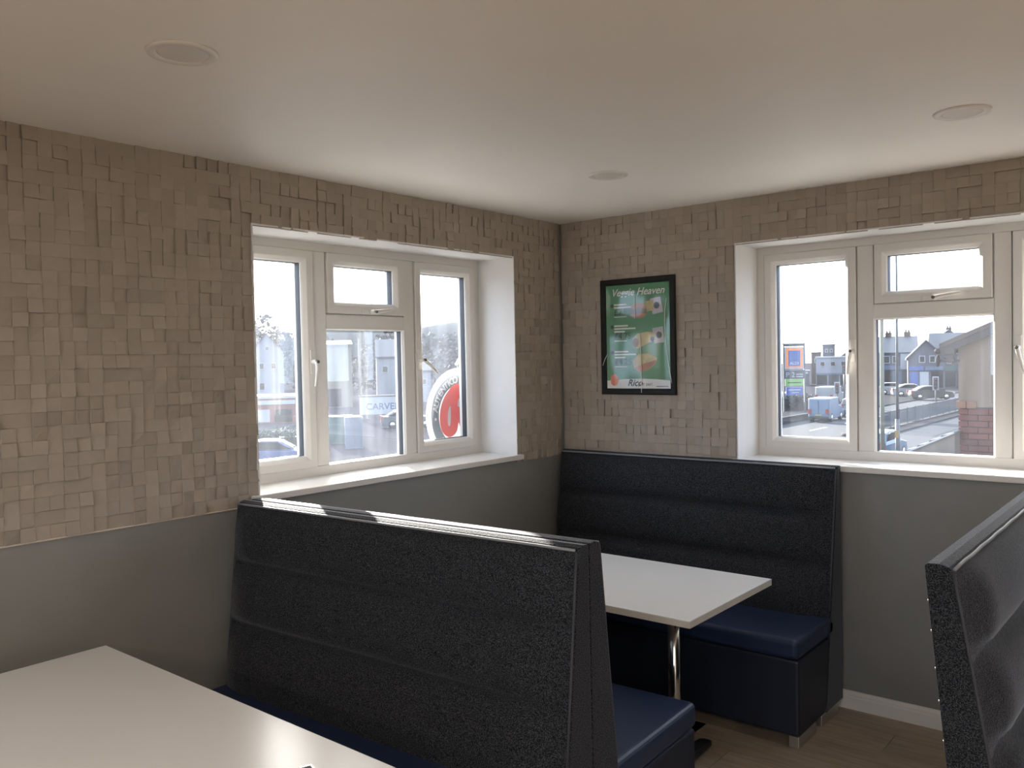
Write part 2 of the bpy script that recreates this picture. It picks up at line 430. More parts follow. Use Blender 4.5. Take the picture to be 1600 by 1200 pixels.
# ------------------------------------------------------------------ windows
def handle(sash, p, to3, ang, along='z'):
    """espag handle: base plate, neck, lever with a gentle bend, dark key cap. p=(u,z,d); ang = lever direction in the u-z plane"""
    u, z, d = p
    ca, sa = math.cos(ang), math.sin(ang)
    hb = MB()
    pu, pz = (.013, .055) if along == 'z' else (.055, .013)
    hb.prism([(u - pu, z - pz), (u + pu, z - pz), (u + pu, z + pz), (u - pu, z + pz)], d, d - .009, lambda a, b, w: to3(a, b, w))
    hb.tube([to3(u, z, d - .006), to3(u, z, d - .038)], .0115, 12)
    L = [(0, -.036), (.02, -.043), (.05, -.046), (.09, -.044), (.115, -.040)]
    hb.tube([to3(u + ca * a, z + sa * a, d + w) for a, w in L], [.0105, .010, .0085, .0075, .006], 8)
    o = hb.build('window_handle', M_white_upvc, sash, .002)
    kb = MB().tube([to3(u, z, d - .046), to3(u, z, d - .0505)], .0075, 12)
    return o, kb
def window(name, a0, a1, cuts, zs, to3, trickle=False, M_glass=None):
    """a0..a1 clear opening; cuts = (sash1 end, mid start, mid end, sash3 start) from the left jamb"""
    w = struct(name, to3(a0, zs, .25)); inv = to3(a0, zs, .25)
    T = lambda u, z, d: to3(a0 + u, z, d) - inv
    Wd = a1 - a0; c1, c2, c3, c4 = cuts
    # reveal lining, sill
    rv = MB()
    for q in ([(0, zs), (.006, zs), (.006, ZT - .006), (0, ZT)], [(0, ZT), (.006, ZT - .006), (Wd - .006, ZT - .006), (Wd, ZT)], [(Wd, ZT), (Wd - .006, ZT - .006), (Wd - .006, zs), (Wd, zs)]):
        rv.prism(q, -.013, .26, T)
    rv.build('plaster_reveal', M_plaster_white, w)
    sl = MB()
    sl.prism([(-.032, -.034), (Wd + .032, -.034), (Wd + .032, -.001), (Wd, -.001), (Wd, .26), (0, .26), (0, -.001), (-.032, -.001)], zs - .028, zs, lambda u, d, z: T(u, z, d))
    sl.build('window_sill', M_white_upvc, w, .004)
    fr = MB()
    fr.ring(-.003, Wd + .003, zs - .003, ZT + .003, [(0, .25), (.048, .25), (.048, .325), (0, .325)], T)
    def bar(u0, u1, z0, z1): fr.prism([(u0, z0), (u1, z0), (u1, z1), (u0, z1)], .25, .325, T)
    bar(c1 + .002, c2 - .002, zs + .045, ZT - .045); bar(c3 + .002, c4 - .002, zs + .045, ZT - .045)
    bar(c2 - .002, c3 + .002, 1.855, 1.925)
    fr.build('window_frame', M_white_upvc, w, .0025)
    sashes = {}
    SEC = [(-.0018, .263), (.0042, .263), (.0042, .240), (.040, .240), (.056, .254), (.0615, .262), (.0615, .268), (.052, .269), (.052, .30), (.0615, .301), (.0615, .32), (-.0018, .32)]
    def sash(nm, u0, u1, z0, z1):
        m_ = MB().ring(u0, u1, z0, z1, SEC, T).build(nm, M_white_upvc, w, .002)
        MB().ring(u0, u1, z0, z1, [(.045, .2695), (.0625, .2695), (.0625, .2995), (.045, .2995)], T).build('glazing_spacer', M_spacer, m_)
        pn = MB().prism([(u0 + .05, z0 + .05), (u1 - .05, z0 + .05), (u1 - .05, z1 - .05), (u0 + .05, z1 - .05)], .283, .287, T).build('glass_pane', M_glass, m_)
        return m_
    zb, zt = zs + .038, ZT - .042
    s1 = sash('casement_sash', .045, c1, zb, zt); s3 = sash('casement_sash', c4, Wd - .047, zb, zt)
    sv = sash('vent_sash', c2, c3, 1.925, zt)
    fx = MB().ring(c2 - .003, c3 + .003, zs + .038, 1.858, [(0, .252), (.004, .256), (.008, .262), (.008, .268), (0, .268)], T).build('glazing_bead', M_white_upvc, w)
    MB().ring(c2 - .003, c3 + .003, zs + .038, 1.858, [(-.001, .2695), (.0085, .2695), (.0085, .2995), (-.001, .2995)], T).build('glazing_spacer', M_spacer, fx)
    MB().prism([(c2, zs + .04), (c3, zs + .04), (c3, 1.856), (c2, 1.856)], .283, .287, T).build('glass_pane', M_glass, fx)
    for s_, u, z, ang, al in ((s1, c1 - .020, 1.70, math.radians(-97), 'z'), (s3, c4 + .024, 1.70, math.radians(-75 if trickle else -38), 'z'), (sv, (c2 + c3) / 2 + .02, 1.942, math.radians(8), 'u')):
        o, kb = handle(s_, (u, z, .243), T, ang, al)
    kk = MB()
    for u, z in ((c1 - .020, 1.70), (c4 + .024, 1.70), ((c2 + c3) / 2 + .02, 1.942)):
        kk.tube([T(u, z, .2), T(u, z, .194)], .0075, 12)
    kk.build('key_cap', M_key, w)
    if trickle:
        tv = MB(); um = (c2 + c3) / 2
        tv.prism([(um - .02, zt - .030), (um + .14, zt - .030), (um + .14, zt - .012), (um - .02, zt - .012)], .243, .236, T)
        tv.build('trickle_vent', M_plaster_white, sv, .003)
    return w
CL = (.495, .570, 1.067, 1.144)
CR = (.523, .603, 1.122, 1.195)
window('window_1', LW[0], LW[1], CL, ZSL, toL, M_glass=M_glass_left)
window('window_2', RW[0], RW[1], CR, ZSR, toR, trickle=True, M_glass=M_glass)
window('window_3', RW2[0], RW2[1], CR, ZSR, toR, M_glass=M_glass)
# two unseen windows added in the rear wall for fill daylight
for k, (h0, h1, zl, zh) in enumerate(REAR_FILL_HOLE):
    T = lambda u, z, d: Vector((u, RY - d, z))
    w = struct('window_%d' % (4 + k), (0, 0, 0))
    f = MB().ring(h0, h1, zl, zh, [(0, .2), (.06, .2), (.06, .28), (0, .28)], T)
    um = (h0 + h1) / 2; f.prism([(um - .03, zl + .06), (um + .03, zl + .06), (um + .03, zh - .06), (um - .03, zh - .06)], .2, .28, T)
    f.build('window_frame', M_white_upvc, w)
    MB().prism([(h0 + .05, zl + .05), (h1 - .05, zl + .05), (h1 - .05, zh - .05), (h0 + .05, zh - .05)], .238, .242, T).build('glass_pane', M_glass, w)

# ------------------------------------------------------------------ recessed ceiling lights
def ceiling_light():
    t = thing('ceiling_light', 'x', 'light')
    MB().lathe([(.060, 0), (.060, -.002), (.066, -.006), (.080, -.0075), (.086, -.005), (.088, 0)], 40).build('lamp_ring', M_lamp_ring, t)
    MB().lathe([(.066, 0), (.064, -.0035), (.055, -.0045), (.0, -.0045)], 40).build('lamp_diffuser', M_diffuser, t)
    return t
cl = ceiling_light()
spots = [((.976, -2.945), 'round white recessed ceiling light nearest the camera, above the left wall'),
         ((.959, -.954), 'round white recessed ceiling light near the room corner, above the booth table'),
         ((2.345, -.925), 'round white recessed ceiling light above the right-hand window')]
for i, ((x, y), lb) in enumerate(spots):
    o = cl if i == 0 else dup(cl)
    o.location = (x, y, CEIL); o['label'] = lb; o['group'] = 'recessed ceiling lights'

# unseen glowing copies added behind the viewer to brighten the room
lit = bpy.data.materials.new('lit_diffuser'); lit.use_nodes = True; lit.node_tree.nodes['Principled BSDF'].inputs['Emission Color'].default_value = (1, .86, .68, 1)
lit.node_tree.nodes['Principled BSDF'].inputs['Emission Strength'].default_value = FILL_GLOW
for x in (1.0, 2.4, 3.9, 5.2):
    for y in (-4.95, -6.6):
        o = dup(cl, (x, y, CEIL), 0, 'lit round recessed ceiling light in the rear half of the room'); o['group'] = 'lit ceiling lights'
        for c_ in o.children:
            if c_.name.startswith('lamp_diffuser'):
                me_ = c_.data.copy(); me_.materials.clear(); me_.materials.append(lit); c_.data = me_
        ld = bpy.data.lights.new('downlight', 'AREA'); ld.shape = 'DISK'; ld.size = .12; ld.energy = FILL_W; ld.color = (1, .92, .82)
        lo_ = bpy.data.objects.new('downlight', ld); COL.objects.link(lo_); lo_.parent = o; lo_.location = (0, 0, -.02)
# ------------------------------------------------------------------ benches
def bench(name, label, loc, rz, L, t_top, slope, recline=0., seat_front=.62, seat_z=.47, topz=1.158, wall_end=None, group='upholstered booth benches'):
    """local x along the bench 0..L, back plane y=0, sitting side +y"""
    t = thing(name, label, 'bench', loc, rz, group)
    rec = lambda z: recline * (topz - z)                      # back plane moves forwards going down
    fy = lambda z: rec(z) + t_top + slope * (topz - z)
    # side panels and top border: fabric shell
    def side(x0, x1):
        zs = [0.05, .3, .47, .7, .93, 1.05, topz - .02, topz - .006, topz]
        lo = []
        for x in (x0, x1):
            pass
        pts = [(rec(.05), .05)] + [(fy(z) - .006, z) for z in zs[:-2]] + [(fy(topz) - .004, topz - .010), (fy(topz) - .010, topz - .002), (fy(topz) * .5 + rec(topz) * .5, topz + .004), (rec(topz) + .006, topz + .002), (rec(topz) + .0, topz - .004)]
        return pts
    shell = MB().prism(side(0, L), 0, L, lambda y, z, x: Vector((x, y, z)))
    shell.build('back_shell', M_tweed, t, .003, seg=2)
    # padded front in three horizontal channels
    grooves = [.40, .70, .925, topz - .012]
    nx = 28; loops = []
    zz = []
    for a, b in zip(grooves[:-1], grooves[1:]):
        for k in range(9): zz.append((a + (b - a) * k / 9., k / 9.))
    zz.append((grooves[-1], 1.))
    e = .010
    mbp = MB(); rows = []
    for z, q in zz:
        bul = .048 * (4 * q * (1 - q)) ** .5 if 0 < q < 1 else 0
        row = []
        for i in range(nx + 1):
            s_ = i / nx
            x = e + (L - 2 * e) * s_
            dl = (x - e) + (.05 if wall_end == 0 else 0); dr = (L - e - x) + (.05 if wall_end == 1 else 0)
            ed = min(1, max(0, min(dl, dr)) / .16); ed = .12 + .88 * ed * ed * (3 - 2 * ed)
            row.append(Vector((x, fy(z) - .008 + bul * ed + .0015 * math.sin(x * 9 + z * 5), z)))
        rows.append(row)
    vs = [p for r_ in rows for p in r_]; n1 = nx + 1
    fs = [(j * n1 + i, j * n1 + i + 1, (j + 1) * n1 + i + 1, (j + 1) * n1 + i) for j in range(len(rows) - 1) for i in range(nx)]
    back = [Vector((p.x, fy(p.z) - .03, p.z)) for r_ in rows for p in r_]; nb = len(vs)
    vs += back
    per = [i for i in range(n1)] + [j * n1 + nx for j in range(1, len(rows))] + [(len(rows) - 1) * n1 + i for i in range(nx - 1, -1, -1)] + [j * n1 for j in range(len(rows) - 2, 0, -1)]
    mbp.add(vs[:nb], fs, True)
    n_ = len(per); rim = [vs[i] + Vector((0, -3e-5, 0)) for i in per] + [vs[nb + i] for i in per]      # rim kept apart so that the edge stays crisp
    mbp.add(rim, [(k, (k + 1) % n_, n_ + (k + 1) % n_, n_ + k) for k in range(n_)])
    mbp.build('backrest', M_tweed, t)
    # piping round the padded panel; top run coloured as lit from above
    for xx in (e - .004, L - e + .004):
        MB().tube([(xx, fy(z) - .003, z) for z in (.5, .7, .9, 1.05, topz - .012)], .0040, 6).build('piping', M_pipe_fab, t)
    MB().tube([(e + (L - 2 * e) * k / 24, fy(topz) + .0005 + .0012 * math.sin(k * 1.9), topz - .007) for k in range(25)], .0045, 6).build('top_piping', M_pipe_lit, t)
    # black dust cloth on the back with its staples
    MB().add([Vector((.012, rec(z) - .0015, z)) for z in (.05, topz - .02)] + [Vector((L - .012, rec(z) - .0015, z)) for z in (topz - .02, .05)], [(0, 1, 2, 3)]).build('back_cloth', M_backing, t)
    st = MB()
    z = .12
    k = 0
    while z < topz - .01:
        for xx in (.004, L - .004):
            st.box(xx - .0015, rec(z) - .0025, z, xx + .0015, rec(z) + .003, z + .004)
        z += .075 + .03 * ((k * 37) % 5) / 5; k += 1
    tag(st.build('staples', M_steel, t), kind='stuff')
    # seat
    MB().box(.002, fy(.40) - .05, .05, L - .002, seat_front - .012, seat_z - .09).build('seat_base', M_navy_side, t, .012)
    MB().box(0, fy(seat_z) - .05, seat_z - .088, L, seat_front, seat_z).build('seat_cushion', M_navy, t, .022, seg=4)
    for a, b, c in ((.05, .27, L - .05), (.34, seat_front - .014, L - .05), (.05, .27, .004), (.34, seat_front - .014, .004)):
        MB().box(c, a, 0, c + .045, b, .05).build('foot', M_alu, t, .003)
    return t
# bench against the right-hand wall (faces the camera): local +y must point to -y world -> rotate 180
bench('booth_bench', 'charcoal tweed booth bench with navy seat against the poster wall, under the window', (1.632, -.026, 0), PI, 1.60, .05, .16, seat_front=.56, wall_end=1)
# double bench in the middle, back to back and a little askew
A = math.radians(2.75)
cx, cy = .055, -2.185
bench('booth_bench', 'charcoal booth bench with navy seat facing the poster wall, back to back with another', (cx, cy, 0), A, 1.57, .066, .12, seat_front=.70, wall_end=0)
u = Vector((math.cos(A), math.sin(A), 0)); v_ = Vector((-math.sin(A), math.cos(A), 0))
P = Vector((cx, cy, 0)) + u * 1.57 - v_ * .004
bench('booth_bench', 'large charcoal channel-back booth bench facing the camera, behind the nearest white table', P, A + PI, 1.57, .056, .115, seat_front=.66, wall_end=1)
# bench on the right, seen from its end: along +y, sits towards +x; local x along -y so that +y local = +x world
bench('booth_bench', 'charcoal booth bench seen end-on at the right edge, pale piping on top', (2.440, -.26, 0), -PI / 2, 1.566, .066, .075, recline=.095, seat_front=.68)

bench('booth_bench', 'charcoal booth bench on the near side of the foreground table', (.06, -4.28, 0), 0, 1.57, .066, .12, seat_front=.64)  # out of view, added to keep rear light off the lower wall

# ------------------------------------------------------------------ tables
def table(label, x0, x1, y0, y1, z, cols):
    t = thing('booth_table', label, 'table', ((x0 + x1) / 2, (y0 + y1) / 2, 0), 0, 'white booth tables')
    hx, hy = (x1 - x0) / 2, (y1 - y0) / 2
    MB().box(-hx, -hy, z - .003, hx, hy, z).build('table_top', M_laminate, t)
    MB().box(-hx, -hy, z - .026, hx, hy, z - .003).build('edge_band', M_lam_edge, t)
    for cxx in cols:
        c = cxx - (x0 + x1) / 2
        lg = MB().lathe([(.025, .03), (.025, z - .05)], 20, Matrix.Translation((c, 0, 0))).build('table_column', M_steel, t)
        MB().box(c - .14, -.09, z - .045, c + .14, .09, z - .026).build('mounting_plate', M_black_iron, lg)
        f = MB()
        for sg in (-1, 1):
            f.loft([[Vector((c + a, sg * yy, zz)) for a, zz in ((-w_, .012), (-w_ * .9, h_), (w_ * .9, h_), (w_, .012))] for yy, w_, h_ in ((0, .04, .045), (.15, .036, .04), (.26, .03, .032), (.285, .02, .026))], smooth=False)
        f.build('table_foot', M_black_iron, t, .004)
    return t
table('white laminate booth table on chrome columns, between the corner bench and the double bench', .10, 1.565, -1.41, -.69, .75, (.40, 1.30))
table('large white table top in the lower left foreground', .10, 1.66, -3.52, -2.79, .75, (.40, 1.34))
# metal object whose corner shows at the bottom edge, on the near table
ob = thing('metal_napkin_tray', 'corner of a small grey metal tray on the near white table', 'tray', (1.409, -2.930, .75), math.radians(-18))
MB().box(0, -.10, 0, .15, 0, .003).build('tray_base', M_tray, ob, .001)
tr_ = MB().ring(0, .15, -.10, 0, [(0, .003), (.003, .003), (.003, .024), (0, .024)], lambda u, v, w: Vector((u, v, w)))
tr_.build('tray_rim', M_tray, ob)

# ------------------------------------------------------------------ poster
PX0, PX1, PZ0, PZ1 = .291, .767, 1.484, 2.131
po = thing('framed_poster', 'green food menu poster in a black frame on the right-hand wall', 'poster', (PX0, -.017, PZ0))
PWd, PHt = PX1 - PX0, PZ1 - PZ0
toP = lambda u, v, d: Vector((u, -d, v))
MB().ring(0, PWd, 0, PHt, [(0, 0), (0, .010), (.006, .014), (.026, .014), (.034, .008), (.034, 0)], toP).build('poster_frame', M_black_plastic, po)
IN = .034; iw, ih = PWd - 2 * IN, PHt - 2 * IN
M_green = mat('poster_green', (.050, .205, .090), .5, var=.05)
M_green2 = mat('poster_light_green', (.085, .27, .13), .5, var=.05)
M_pwhite = mat('poster_white', (.62, .62, .60), .5)
M_pdark = mat('poster_dark', (.015, .03, .03), .5)
M_porange = mat('poster_orange', (.60, .20, .10), .5)
M_bun = mat('poster_bun', (.30, .12, .05), .5, var=.3, scale=40)
M_fill = mat('poster_filling', (.42, .34, .15), .5, var=.5, scale=60)
M_bag = mat('poster_bag', (.42, .40, .42), .5, var=.1)
MB().box(IN - .004, -.003, IN - .004, PWd - IN + .004, 0, PHt - IN + .004).build('poster_print', M_green, po)
LAY = [0]
def pz(u, v): return IN + u * iw, IN + (1 - v) * ih          # u right, v down, 0..1
def flat(pts, name, material):
    LAY[0] += 1; d = .0032 + .00002 * LAY[0]
    q = [pz(*p) for p in pts]
    return MB().add([toP(a, b, d) for a, b in q], [list(range(len(q)))]).build(name, material, po)
def ell(cu, cv, ru, rv, n=20, a0=0, a1=2 * PI): return [(cu + ru * math.cos(a0 + (a1 - a0) * k / n), cv - rv * math.sin(a0 + (a1 - a0) * k / n)) for k in range(n + (1 if a1 - a0 < 6.2 else 0))]
def ptext(s, u, v, size, material, shear=0., offset=0., rot=0.):
    LAY[0] += 1; a, b = pz(u, v)
    M = Matrix.Translation((a, -.0034 - .00002 * LAY[0], b)) @ Matrix.Rotation(PI / 2, 4, 'X') @ Matrix.Rotation(rot, 4, 'Z')
    return text(s, size, material, po, M, extrude=.0, shear=shear, offset=offset)
flat([(0, .925), (.12, .918), (.3, .908), (.55, .905), (.8, .912), (1, .925), (1, 1), (0, 1)], 'white_band', M_pwhite)
ptext('Veggie Heaven', .085, .105, .057, M_pwhite, shear=.35, offset=.0008)
rowsP = [(.185, '£2.95', 1), (.39, '£4.75', 2), (.64, '£4.25', 2)]
for v0, price, nl in rowsP:
    flat(ell(.095, v0 + .012, .026, .018, 12), 'bullet_dot', M_pdark)
    for k in range(nl + 1):
        flat([(.13, v0 + .028 * k - .004), (.13 + (.22, .34, .17)[k] * (1 if nl > 1 else .9), v0 + .028 * k - .004), (.13 + (.22, .34, .17)[k] * (1 if nl > 1 else .9), v0 + .028 * k + .011), (.13, v0 + .028 * k + .011)], 'text_line', M_pwhite)
    ptext(price, .13, v0 + .028 * nl + .075, .050, M_pdark, offset=.0012)
    flat([(.13, v0 + .028 * nl + .09), (.33, v0 + .028 * nl + .09), (.33, v0 + .028 * nl + .097), (.13, v0 + .028 * nl + .097)], 'text_line', M_pwhite)
# burger
flat([(.70, .15), (.86, .135), (.90, .28), (.74, .30)], 'paper_bag', M_bag)
flat([(.63, .17), (.75, .165), (.76, .26), (.64, .27)], 'chips', M_fill)
flat(ell(.52, .235, .125, .055, 16, 0, PI) + [(.395, .275), (.645, .275)][0:0], 'bun_top', M_bun)
flat([(.39, .24), (.65, .24), (.65, .285), (.39, .285)], 'burger_filling', mat('poster_patty', (.09, .06, .03), .5, var=.5, scale=80))
flat(ell(.52, .285, .125, .045, 16, PI, 2 * PI), 'bun_bottom', M_bun)
flat(ell(.80, .215, .045, .032, 14), 'bag_print', M_pdark)
# wrap
flat([(.73, .43), (.89, .415), (.91, .565), (.76, .575)], 'paper_bag', M_bag)
flat([(.42, .52), (.50, .475), (.66, .46), (.78, .47), (.77, .54), (.66, .57), (.50, .62), (.43, .60)], 'wrap', M_fill)
flat(ell(.47, .56, .05, .045, 14), 'wrap_end', mat('poster_wrap_end', (.13, .08, .03), .5, var=.6, scale=90))
flat(ell(.83, .495, .045, .032, 14), 'bag_print', M_pdark); flat(ell(.73, .53, .03, .024, 14), 'bag_print', M_pdark)
# toasted pitta
flat([(.42, .73), (.52, .67), (.66, .665), (.80, .71), (.77, .77), (.66, .82), (.52, .85), (.44, .80)], 'sandwich', M_fill)
flat([(.45, .80), (.60, .76), (.78, .73), (.77, .765), (.64, .82), (.52, .85)], 'sandwich_crust', M_bun)
# stamp and maker's name
flat([(.07, .88), (.12, .855), (.17, .88), (.19, .92), (.16, .965), (.11, .975), (.065, .955), (.055, .91)], 'orange_stamp', M_porange)
ptext('Rico', .33, .975, .052, M_pdark, shear=.35, offset=.0010)
ptext('peri peri', .50, .972, .026, M_pdark, offset=.0003)
flat([(.78, .975), (.96, .975), (.96, .982), (.78, .982)], 'text_line', M_pdark)
# crinkled clear cover sheet
fm = MB(); nu, nv = 22, 30; vs = []
for j in range(nv + 1):
    for i in range(nu + 1):
        u_, w_ = i / nu, j / nv
        d = .0052 + .0007 * math.sin(u_ * 13 + 2.5 * math.sin(w_ * 4)) * math.sin(PI * w_) ** .5 + .0006 * math.sin(w_ * 7 + u_ * 3)
        vs.append(toP(IN - .002 + u_ * (iw + .004), IN - .002 + w_ * (ih + .004), d))
fm.add(vs, [(j * (nu + 1) + i, j * (nu + 1) + i + 1, (j + 1) * (nu + 1) + i + 1, (j + 1) * (nu + 1) + i) for j in range(nv) for i in range(nu)], True)
fm.build('clear_cover', mat_film(), po)
M_crease_glint = mat('film_crease', (.80, .84, .78), .2)  # white tubes stand for light glinting on the sheet's creases
for pts in ([(.47, .11), (.475, .22), (.472, .33)], [(.545, .48), (.555, .66), (.56, .84), (.565, 1.04)], [(.955, .155), (.93, .27), (.925, .38), (.935, .56), (.965, .72), (1.0, .85), (1.03, .95)], [(.02, .665), (-.01, .71), (-.05, .775)]):
    MB().tube([toP(*pz(*p), .0085 if 0 < p[0] < 1 and 0 < p[1] < 1 else .0155) for p in pts], .0017, 5).build('cover_crease', M_crease_glint, po)

# ------------------------------------------------------------------ outside: ground, roads
_mat = mat
ODIM = .22
def mat(name, col, *a, **k): return _mat(name, [c * ODIM for c in col[:3]], *a, **k)      # outdoor colours darkened to offset the strong sun and sky
M_asphalt = mat('asphalt', (.115, .135, .17), .85, var=.12, scale=2, spec=.06)  # bluish tint stands for haze and sky glare on the road
M_ground = mat('pale_ground', (.14, .14, .165), .95, var=.15, scale=.5, spec=0.)
M_pave = mat('paving', (.17, .17, .18), .9, var=.1, scale=3, spec=0.)
M_bounce_slabs = _mat('pale_concrete_slabs', (.36, .34, .31), .9, var=.1, scale=3)  # unseen pale paving, added to bounce daylight up to the ceiling
M_grass = mat('verge_grass', (.06, .085, .05), .95, var=.3, scale=2)
M_conc = mat('concrete', (.16, .16, .165), .85, var=.1, spec=.05)
tag(MB().box(-400, -200, GZ - .5, 200, 500, GZ - .12).build('ground', M_ground), kind='structure')
tag(MB().box(-12.5, -60, GZ - .14, -8.6, 260, GZ - .06).build('road', M_asphalt), kind='structure')
tag(MB().box(-14.3, -60, GZ - .14, -12.5, 52.5, GZ - .06).build('road', M_asphalt), kind='structure')
tag(MB().box(-21.4, -60, GZ - .14, -14.3, 260, GZ - .06).build('road', M_asphalt), kind='structure')
tag(MB().box(-14.3, 52.5, GZ - .14, -12.5, 260, GZ + .03).build('pavement', M_pave), kind='structure')
tag(MB().box(-8.6, 12, GZ - .14, -.34, 260, GZ + .04).build('pavement', M_pave), kind='structure')
tag(MB().box(-8.6, -60, GZ - .14, 9, 12, GZ + .04).build('pavement', M_bounce_slabs), kind='structure')  # out of view, added as a reflector below the windows
tag(MB().box(-33, -60, GZ - .14, -21.4, 260, GZ + .03).build('pavement', M_pave), kind='structure')
for yy in range(20, 120, 9):
    pass
mk = MB()
for yy in range(10, 140, 7): mk.box(-17.9, yy, GZ - .06, -17.75, yy + 3, GZ - .055)
tag(mk.build('lane_marking', M_pwhite), kind='structure')

# street furniture -------------------------------------------------
M_galv = mat('galvanised_steel', (.30, .32, .33), .5, .4)
M_pole = mat('grey_painted_pole', (.17, .19, .21), .55)
M_redlamp = mat('red_lamp', (.5, .03, .02), .3)
M_blacksig = mat('signal_black', (.03, .032, .035), .5)
M_bluec = _mat('blue_paint', (.025, .05, .16), .35)
M_orange = _mat('orange_sign', (.42, .13, .03), .5)
M_signwhite = _mat('sign_white', (.19, .20, .215), .5)
M_signgreen = _mat('sign_green', (.09, .19, .05), .5)
M_signgrey = mat('sign_grey', (.10, .12, .13), .5)
t = thing('street_lamp', 'tall grey street lamp with a flat lamp head, beyond the right-hand window', 'lamp post', (-7.57, 34.53, GZ + .04))
MB().tube([(0, 0, 0), (0, 0, 2.1)], .098, 10).build('base_sleeve', M_pole, t)
MB().tube([(0, 0, 1.9), (0, 0, 9.22)], [.064, .043], 10).build('pole', M_pole, t)
MB().box(-.64, -.10, 9.17, .05, .10, 9.28).build('lamp_head', M_galv, t, .03)
MB().box(-.08, -.14, 1.30, .08, -.09, 1.62).build('yellow_plate', mat('yellow_plate', (.65, .42, .06), .5), t)
t = thing('utility_pole', 'thick pale timber pole left of the street lamp', 'pole', (-7.67, 32.75, GZ + .04))
MB().tube([(0, 0, 0), (0, 0, 3), (0, 0, 7.6)], [.092, .087, .073], 12).build('shaft', _mat('weathered_timber', (.13, .125, .10), .9, var=.2, scale=6), t)
MB().tube([(0, 0, 7.4), (-.5, .1, 7.6)], .02, 5).build('cable_bracket', M_galv, t)

def signal(label, x, y, h, board, rz):
    t = thing('traffic_light', label, 'traffic light', (x, y, GZ), rz, 'traffic lights at the junction')
    MB().tube([(0, 0, 0), (0, 0, h)], .06, 8).build('pole', M_pole, t)
    MB().box(-.15, -.10, h - .95, .15, .08, h).build('signal_head', M_blacksig, t)
    if board: MB().box(-.26, .085, h - 1.08, .26, .10, h + .12).build('backing_board', M_signwhite, t)
    for k in range(3): MB().lathe([(.085, 0), (.095, .02), (.06, .045)], 10, Matrix.Translation((0, -.10, h - .17 - .31 * k)) @ Matrix.Rotation(PI / 2, 4, 'X')).build('signal_lens', M_redlamp if k == 0 else M_blacksig, t)
    return t
signal('traffic light with white backing board behind the parked van', -24.49, 76.9, 2.25, True, .3)
t = signal('traffic light with white board and side box beside the central railing', -15.85, 76.3, 2.75, True, .25)
MB().box(.3, -.1, 1.55, .75, .05, 1.85).build('side_box', M_blacksig, t)
signal('small traffic light furthest away, above the one behind the van', -26.2, 84, 3.9, False, .3)

# central railing: many thin bars
t = thing('pedestrian_railing', 'long grey pedestrian railing along the middle of the road', 'railing', (-13.6, 53, GZ))
rb = MB(); z0 = .03
for k in range(0, 480): rb.box(-.012, k * .125, z0 + .15, .012, k * .125 + .024, z0 + 1.08)
tag(rb.build('railing_bars', M_pole, t), kind='stuff')
MB().box(-.025, 0, z0 + 1.08, .025, 60, z0 + 1.13).build('top_rail', M_pole, t)
MB().box(-.02, 0, z0 + .12, .02, 60, z0 + .16).build('bottom_rail', M_pole, t)
for k in range(0, 31): MB().box(-.04, k * 2 - .03, 0, .04, k * 2 + .03, z0 + 1.16).build('railing_post', M_pole, t)
MB().box(-.15, 0, 0, .15, 60, .10).build('kerb', M_conc, t)

t = thing('supermarket_sign', 'tall pylon sign with a blue logo in an orange frame above green and blue panels', 'sign', (-25.33, 68.55, GZ), .68)
for s_ in (-1, 1): MB().box(s_ * .90 - .06, -.06, 0, s_ * .90 + .06, .06, 6.02).build('sign_post', M_pole, t)
MB().box(-.84, -.05, 5.72, .84, .05, 5.98).build('top_rail', M_signgrey, t)
MB().box(-.82, -.07, 3.78, .82, .07, 5.66).build('logo_backing', M_signwhite, t)
MB().box(-.72, -.09, 3.90, .72, -.07, 5.56).build('logo_border', M_orange, t)
MB().box(-.50, -.11, 4.02, .50, -.09, 5.36).build('logo_field', M_bluec, t)
st = MB()
for k in range(4): st.box(-.36 + k * .2, -.118, 4.60, -.26 + k * .2, -.11, 5.22)
st.build('logo_stripes', mat('light_blue', (.15, .35, .75), .5), t)
TX = lambda x, z, y: Matrix.Translation((x, y, z)) @ Matrix.Rotation(PI / 2, 4, 'X')
text('ALDI', .36, M_signwhite, t, TX(-.40, 4.14, -.112), offset=.008)
MB().box(-.84, -.06, 2.92, .84, .06, 3.66).build('grey_panel', M_signgrey, t)
text('P 2', .62, M_signwhite, t, TX(-.74, 3.06, -.062)); 
for k in range(2): MB().box(.15, -.066, 3.06 + k * .2, .74, -.06, 3.14 + k * .2).build('text_line', M_signwhite, t)
MB().box(-.80, -.06, 2.30, .80, .06, 2.88).build('green_panel', M_signgreen, t)
MB().box(-.60, -.066, 2.54, .60, -.06, 2.62).build('text_line', M_grass, t)
MB().box(-.70, -.06, 1.52, .70, .06, 2.20).build('blue_panel', M_bluec, t)
MB().box(-.52, -.066, 1.90, .52, -.06, 2.00).build('text_line', M_signwhite, t)
MB().box(-.22, -.066, 1.68, .38, -.06, 1.75).build('text_line', M_signwhite, t)

t = thing('bollard', 'low yellow and blue traffic bollard on a kerbed island', 'bollard', (-14.36, 49.4, GZ))
MB().lathe([(.56, -.1), (.56, .08), (.5, .12), (0, .12)], 20).build('island', M_conc, t)
MB().box(-.14, -.1, .12, .14, .1, .55).build('yellow_panel', mat('yellow_panel', (.75, .5, .05), .4), t, .02)
MB().box(-.13, -.09, .55, .13, .09, .85).build('blue_panel', M_bluec, t, .02)

tag(MB().box(-21.75, 42, GZ, -21.5, 66, GZ + .42).build('low_wall', M_conc), 'low pale wall along the far pavement below the pylon sign', 'wall')

